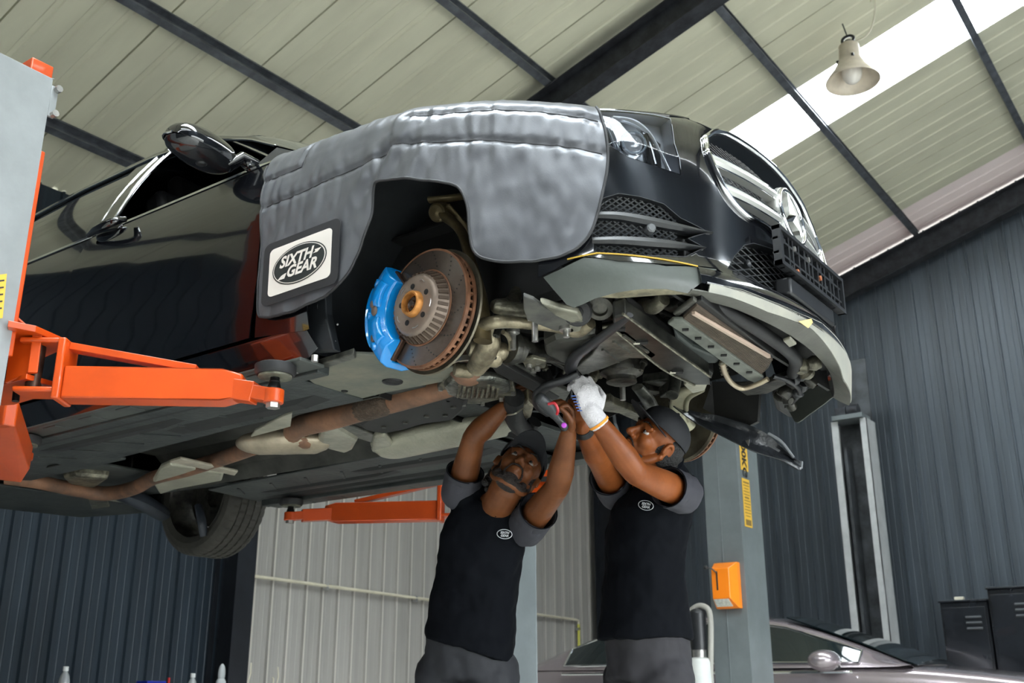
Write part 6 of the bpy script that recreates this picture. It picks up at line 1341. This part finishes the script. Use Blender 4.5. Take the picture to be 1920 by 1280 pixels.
    for i in range(7):
        r_ = i/6; rows.append([h((math.sin(a_)*(.080-.012*r_), .088*math.cos(a_)*(1)+.085*r_*math.cos(a_*.9)**.6-.004, .060-.024*math.sin(a_)**2+.016*r_)) for a_ in np.linspace(-1.25, 1.25, 17)])
    b.grid(rows); b.build('brim', M_CAP, cp, solid=.004, offset=0, angle=80)
    # ---- shirt, sleeves, collar, trousers, shoes
    b = MB(); R3_ = torso_loft(J['rows']); b.grid(R3_); b.add(R3_[0][:-1], [tuple(range(len(R3_[0])-1))]); b.add(R3_[-1][:-1], [tuple(range(len(R3_[-1])-1))])
    for k in ('L', 'R'): sh = J['sh'+k]; limb(b, [J['chest']+Vector((0, 0, .06)), sh.lerp(J['neck'], .25), sh], [.09, .070, .062], 16)
    limb(b, [J['neck']+Vector((0, 0, -.05)), J['neck']+Vector((0, 0, -.015))], [.085, .072], 16)
    sb = remesh(b.build('shirt', M_SHIRT, root), .008, 5)
    dt = bpy.data.textures.new('folds', 'CLOUDS'); dt.noise_scale = .11; dm = sb.modifiers.new('d', 'DISPLACE'); dm.texture = dt; dm.strength = .028; dm.mid_level = .5
    for k in ('L', 'R'):
        sh, el = J['sh'+k], J['el'+k]; cu = sh.lerp(el, J.get('cuff'+k, .52)); b = MB(); d_ = (cu-sh).normalized()
        b.tube([sh-d_*.045, sh, sh.lerp(cu, .5), cu-d_*.018, cu-d_*.016, cu], [.055, .073, .070, .067, .069, .068], 24, cap=False)
        b.tube([sh-d_*.045, sh-d_*.044], [.055, .01], 24, cap=False)
        sl = b.build('sleeve', M_SLEEVE, root, solid=.003, offset=-1, angle=80); sl.modifiers.new('u', 'SUBSURF').render_levels = 2; sl.modifiers['u'].levels = 2
        dm = sl.modifiers.new('d', 'DISPLACE'); dt = bpy.data.textures.new('folds', 'CLOUDS'); dt.noise_scale = .05; dm.texture = dt; dm.strength = .012
        b = MB(); b.tube([cu-d_*.002, cu+d_*.001], [.0695, .0695], 28, cap=False); b.build('cuff_edge', M_SHIRT, sl, solid=.003)
    b = MB(); nk = J['neck']+Vector((0, 0, .028))+J['fwd']*.010; cn = ((h((0, -.02, -.10))-nk).normalized()+Vector((0, 0, 1.6))).normalized(); fx = J['fwd']-cn*J['fwd'].dot(cn); fx.normalize(); sx_ = cn.cross(fx)
    rows = []
    for r_, dz in ((.100, -.045), (.082, .030), (.100, .002)): rows.append([nk+cn*(dz-.022*math.cos(a_))+(fx*math.cos(a_)*1.02+sx_*math.sin(a_))*r_*(1+.10*(abs(a_) < .5)) for a_ in np.linspace(.34, 2*PI-.34, 25)])
    b.grid(rows); b.build('collar', M_SHIRT, root, solid=.003, offset=0, angle=80)
    b = MB(); hp = torso_loft(J['hips']); b.grid(hp); b.add(hp[0][:-1], [tuple(range(len(hp[0])-1))]); b.add(hp[-1][:-1], [tuple(range(len(hp[-1])-1))])
    for s in (-1, 1):
        q = g+J['ax']*.095*s; limb(b, [Vector((q.x, q.y, g.z-.06)), Vector((q.x, q.y, .50))+J['fwd']*.02, Vector((q.x, q.y, .08))], [.105, .085, .072], 18)
    tr_ = remesh(b.build('trousers', trou, root), .010, 4); dt = bpy.data.textures.new('folds', 'CLOUDS'); dt.noise_scale = .09; dm = tr_.modifiers.new('d', 'DISPLACE'); dm.texture = dt; dm.strength = .022
    for s in (-1, 1):
        q = g+J['ax']*.095*s; b = MB(); limb(b, [Vector((q.x, q.y, .045))-J['fwd']*.05, Vector((q.x, q.y, .05))+J['fwd']*.06, Vector((q.x, q.y, .04))+J['fwd']*.17], [.045, .048, .038], 14, flat=1.); b.box(Vector((q.x, q.y, .010))+J['fwd']*.06, (.30, .10, .02), Matrix.Rotation(math.atan2(J['fwd'].y, J['fwd'].x), 3, 'Z')); remesh(b.build('shoe', M_SHOE, root), .006, 2)
    # chest badge
    c_, nx_, ux_ = J['badge']; rx_ = ux_.cross(nx_).normalized()
    b = MB(); b.tube([c_+rx_*.026*math.cos(t)+ux_*.016*math.sin(t) for t in np.linspace(0, 2*PI, 33)[:-1]], .0016, 6, closed=True, flat=.6); bd = b.build('badge_ring', M_BADGE, root)
    for wd_, dv in (('SIXTH', .0045), ('GEAR', -.0055)):
        tv, tf = text_mesh(wd_, .011, shear=.25, bold=.0003); b = MB(); b.add([c_+nx_*.0012+rx_*u+ux_*(v+dv) for u, v in tv], tf); b.build('badge_lettering', M_BADGE, bd, smooth=False, recalc=False)
    return root
fwdA = (e3*1.0-e1*.25); fwdA.z = 0; fwdA.normalize(); axA = Vector((0, 0, 1)).cross(fwdA)*-1            # axA points to the picture's left
if axA.dot(e1) < 0: axA = -axA
tA = 3.72
HA = head_frame(T(968, 886, 3.60), math.radians(30), math.radians(40), math.radians(8))
JA = dict(H=HA, pel=T(876, 1232, tA+.02), neck=T(932, 951, tA-.01), chest=T(912, 1020, tA), ax=axA, fwd=fwdA,
          shL=T(862, 926, tA+.02), elL=T(889, 818, 3.62), wrL=T(945, 764, 3.60), shR=T(984, 990, tA-.05), elR=T(1046, 912, 3.42), wrR=T(1066, 812, 3.28),
          handL=((e1*.5+e2*.6-e3*.9), e1, .35, 1), handR=((e2*1+e1*.05), (-e1*.9+e3*.3), (.9, .9, .5), -1), cuffL=.40, cuffR=.44, look=(-.2, 1, .5))
def rowA(x0, x1, y, dy=.125, t=tA, tilt=0): a_, c_ = T(x0, y, t), T(x1, y, t); m_ = (a_+c_)/2; return (m_, (c_-a_).length/2, dy, axA, tilt)
JA['rows'] = [rowA(795, 960, 1218, .125, tilt=-.048), rowA(797, 964, 1188, .125, tilt=-.03), rowA(803, 968, 1150, .12), rowA(812, 972, 1100, .12), rowA(818, 976, 1050, .12), rowA(824, 992, 1005, .115), rowA(838, 992, 970, .10), rowA(858, 975, 945, .08)]
JA['hips'] = [rowA(800, 955, 1180, .10), rowA(796, 955, 1230, .12), rowA(790, 962, 1275, .125)]
bp = T(946, 1001, tA-.142); JA['badge'] = (bp, (e3-e1*.05+e2*.08).normalized(), (e2+e1*.06).normalized())
skA = skin_mat('deep_brown_skin', (.105, .034, .010), (.17, .058, .019))
pa = person('person', 'bearded person in black polo shirt with charcoal sleeves, face tipped up, bare hands raised', JA, skA, M_TROU)
fwdB = (-e1*.9+e3*.45); fwdB.z = 0; fwdB.normalize(); axB = (e1*.45+e3*.9); axB.z = 0; axB.normalize()
tB = 3.62
HB = head_frame(T(1226, 833, tB-.06), math.radians(26), math.radians(12), math.radians(68))
JB = dict(H=HB, pel=T(1215, 1235, tB+.02), neck=T(1240, 905, tB), chest=T(1225, 985, tB), ax=axB, fwd=fwdB,
          shL=T(1160, 925, tB+.14), elL=T(1125, 866, 3.52), wrL=T(1092, 800, 3.36), shR=T(1281, 925, tB-.12), elR=T(1192, 886, 3.26), wrR=T(1112, 778, 3.24),
          handL=((e2*1-e1*.25), (e1*.3-e3*.8), (1.0, 1.0, .6), 1), handR=None, cuffL=.55, cuffR=.34, look=(.25, 1, .3), curls=110)
def rowB(x0, x1, y, dy=.15, t=tB): a_, c_ = T(x0, y, t), T(x1, y, t); m_ = (a_+c_)/2; w_ = (c_-a_).length/2; return (m_, dy, w_*.98, axB)
JB['rows'] = [rowB(1122, 1297, 1200, .16), rowB(1126, 1292, 1160, .155), rowB(1132, 1282, 1110, .15), rowB(1138, 1276, 1050, .15), rowB(1143, 1284, 1000, .16), rowB(1150, 1296, 960, .165), rowB(1168, 1290, 930, .14), rowB(1200, 1275, 905, .10)]
JB['hips'] = [rowB(1135, 1288, 1180, .14), rowB(1138, 1290, 1230, .15), rowB(1140, 1295, 1275, .15)]
bp = T(1211, 947, tB-.158); JB['badge'] = (bp, (e3-e1*.45).normalized(), (e2+e1*.1).normalized())
skB = skin_mat('warm_tan_skin', (.165, .044, .009), (.24, .070, .018))
pb = person('person', 'person in black cap and polo with a white gloved hand raised, seen from the side', JB, skB, M_TROG, jaw_beard=.72)
# glove on the raised near hand
M_GLOVE = mat('white_knit_glove', (.60, .58, .60), .85, 0, var=.08, scale=40, bump=.6, bscale=200, sheen=.3)
b = MB(); wr = JB['wrR']; JBd = 0; d_ = (JB['wrR']-JB['elR']).normalized()
hand(b, wr-d_*.004, (e2*1-e1*.30), (-e1*.45-e3*.9), (.55, .9, .8), 1, sc=1.13, spread=.04); limb(b, [wr-d_*.03, wr+d_*.02], [.034, .032], 16)
gl = remesh(b.build('glove', M_GLOVE, pb), .0045, 3)
b = MB(); b.tube([wr-d_*.034, wr-d_*.026], [.0355, .0355], 24); b.build('orange_cuff', mat('orange_elastic', (.75, .28, .02), .7), gl)
for k in range(6):
    b = MB(); c_ = T(1076+k*2.4, 742+k*5.5, 3.20); b.tube([c_-e1*.009, c_+e1*.006], .0018, 6); b.build('blue_stripe', mat('blue_grip', (.06, .12, .35), .6), gl)
# torn dark band on the other wrist
b = MB(); w2 = JB['wrL']; d2 = (JB['wrL']-JB['elL']).normalized(); b.tube([w2-d2*.030, w2-d2*.006], [.033, .029], 20, cap=False); b.build('dark_wristband', M_BLKPL, pb, solid=.003)
# impact tool in the bearded person's hand
tl = thing('air_tool', 'slim black air tool with a small violet light held by the bearded person', 'tool', tuple(T(1048, 775, 3.2)))
b = MB(); limb(b, [T(1014, 748, 3.16), T(1030, 764, 3.17), T(1040, 778, 3.18)], [.020, .019, .015], 14); b.build('tool_head', mat('black_rubber_grip', (.02, .022, .024), .45), tl)
b = MB(); limb(b, [T(1040, 778, 3.18), T(1052, 792, 3.19), T(1058, 800, 3.19)], [.013, .012, .014], 14); hdl = b.build('tool_handle', M_BLKPL, tl)
b = MB(); b.lathe(T(1057.5, 797, 3.17), e3, [(-.006, .0), (-.006, .008), (.004, .008), (.005, .005), (.005, 0)], 20); b.build('violet_light', mat('violet_light_tone', (.42, .05, .5), .3), tl)['label'] = 'violet light'  # the tool's purple light, its glow only put into a violet colour
b = MB(); b.tube(bez([T(1028, 757, 3.14), T(1040, 756, 3.13), T(1046, 768, 3.13), T(1044, 776, 3.15)]), .0045, 8); b.build('red_hose', mat('red_hose', (.45, .02, .03), .4), tl)
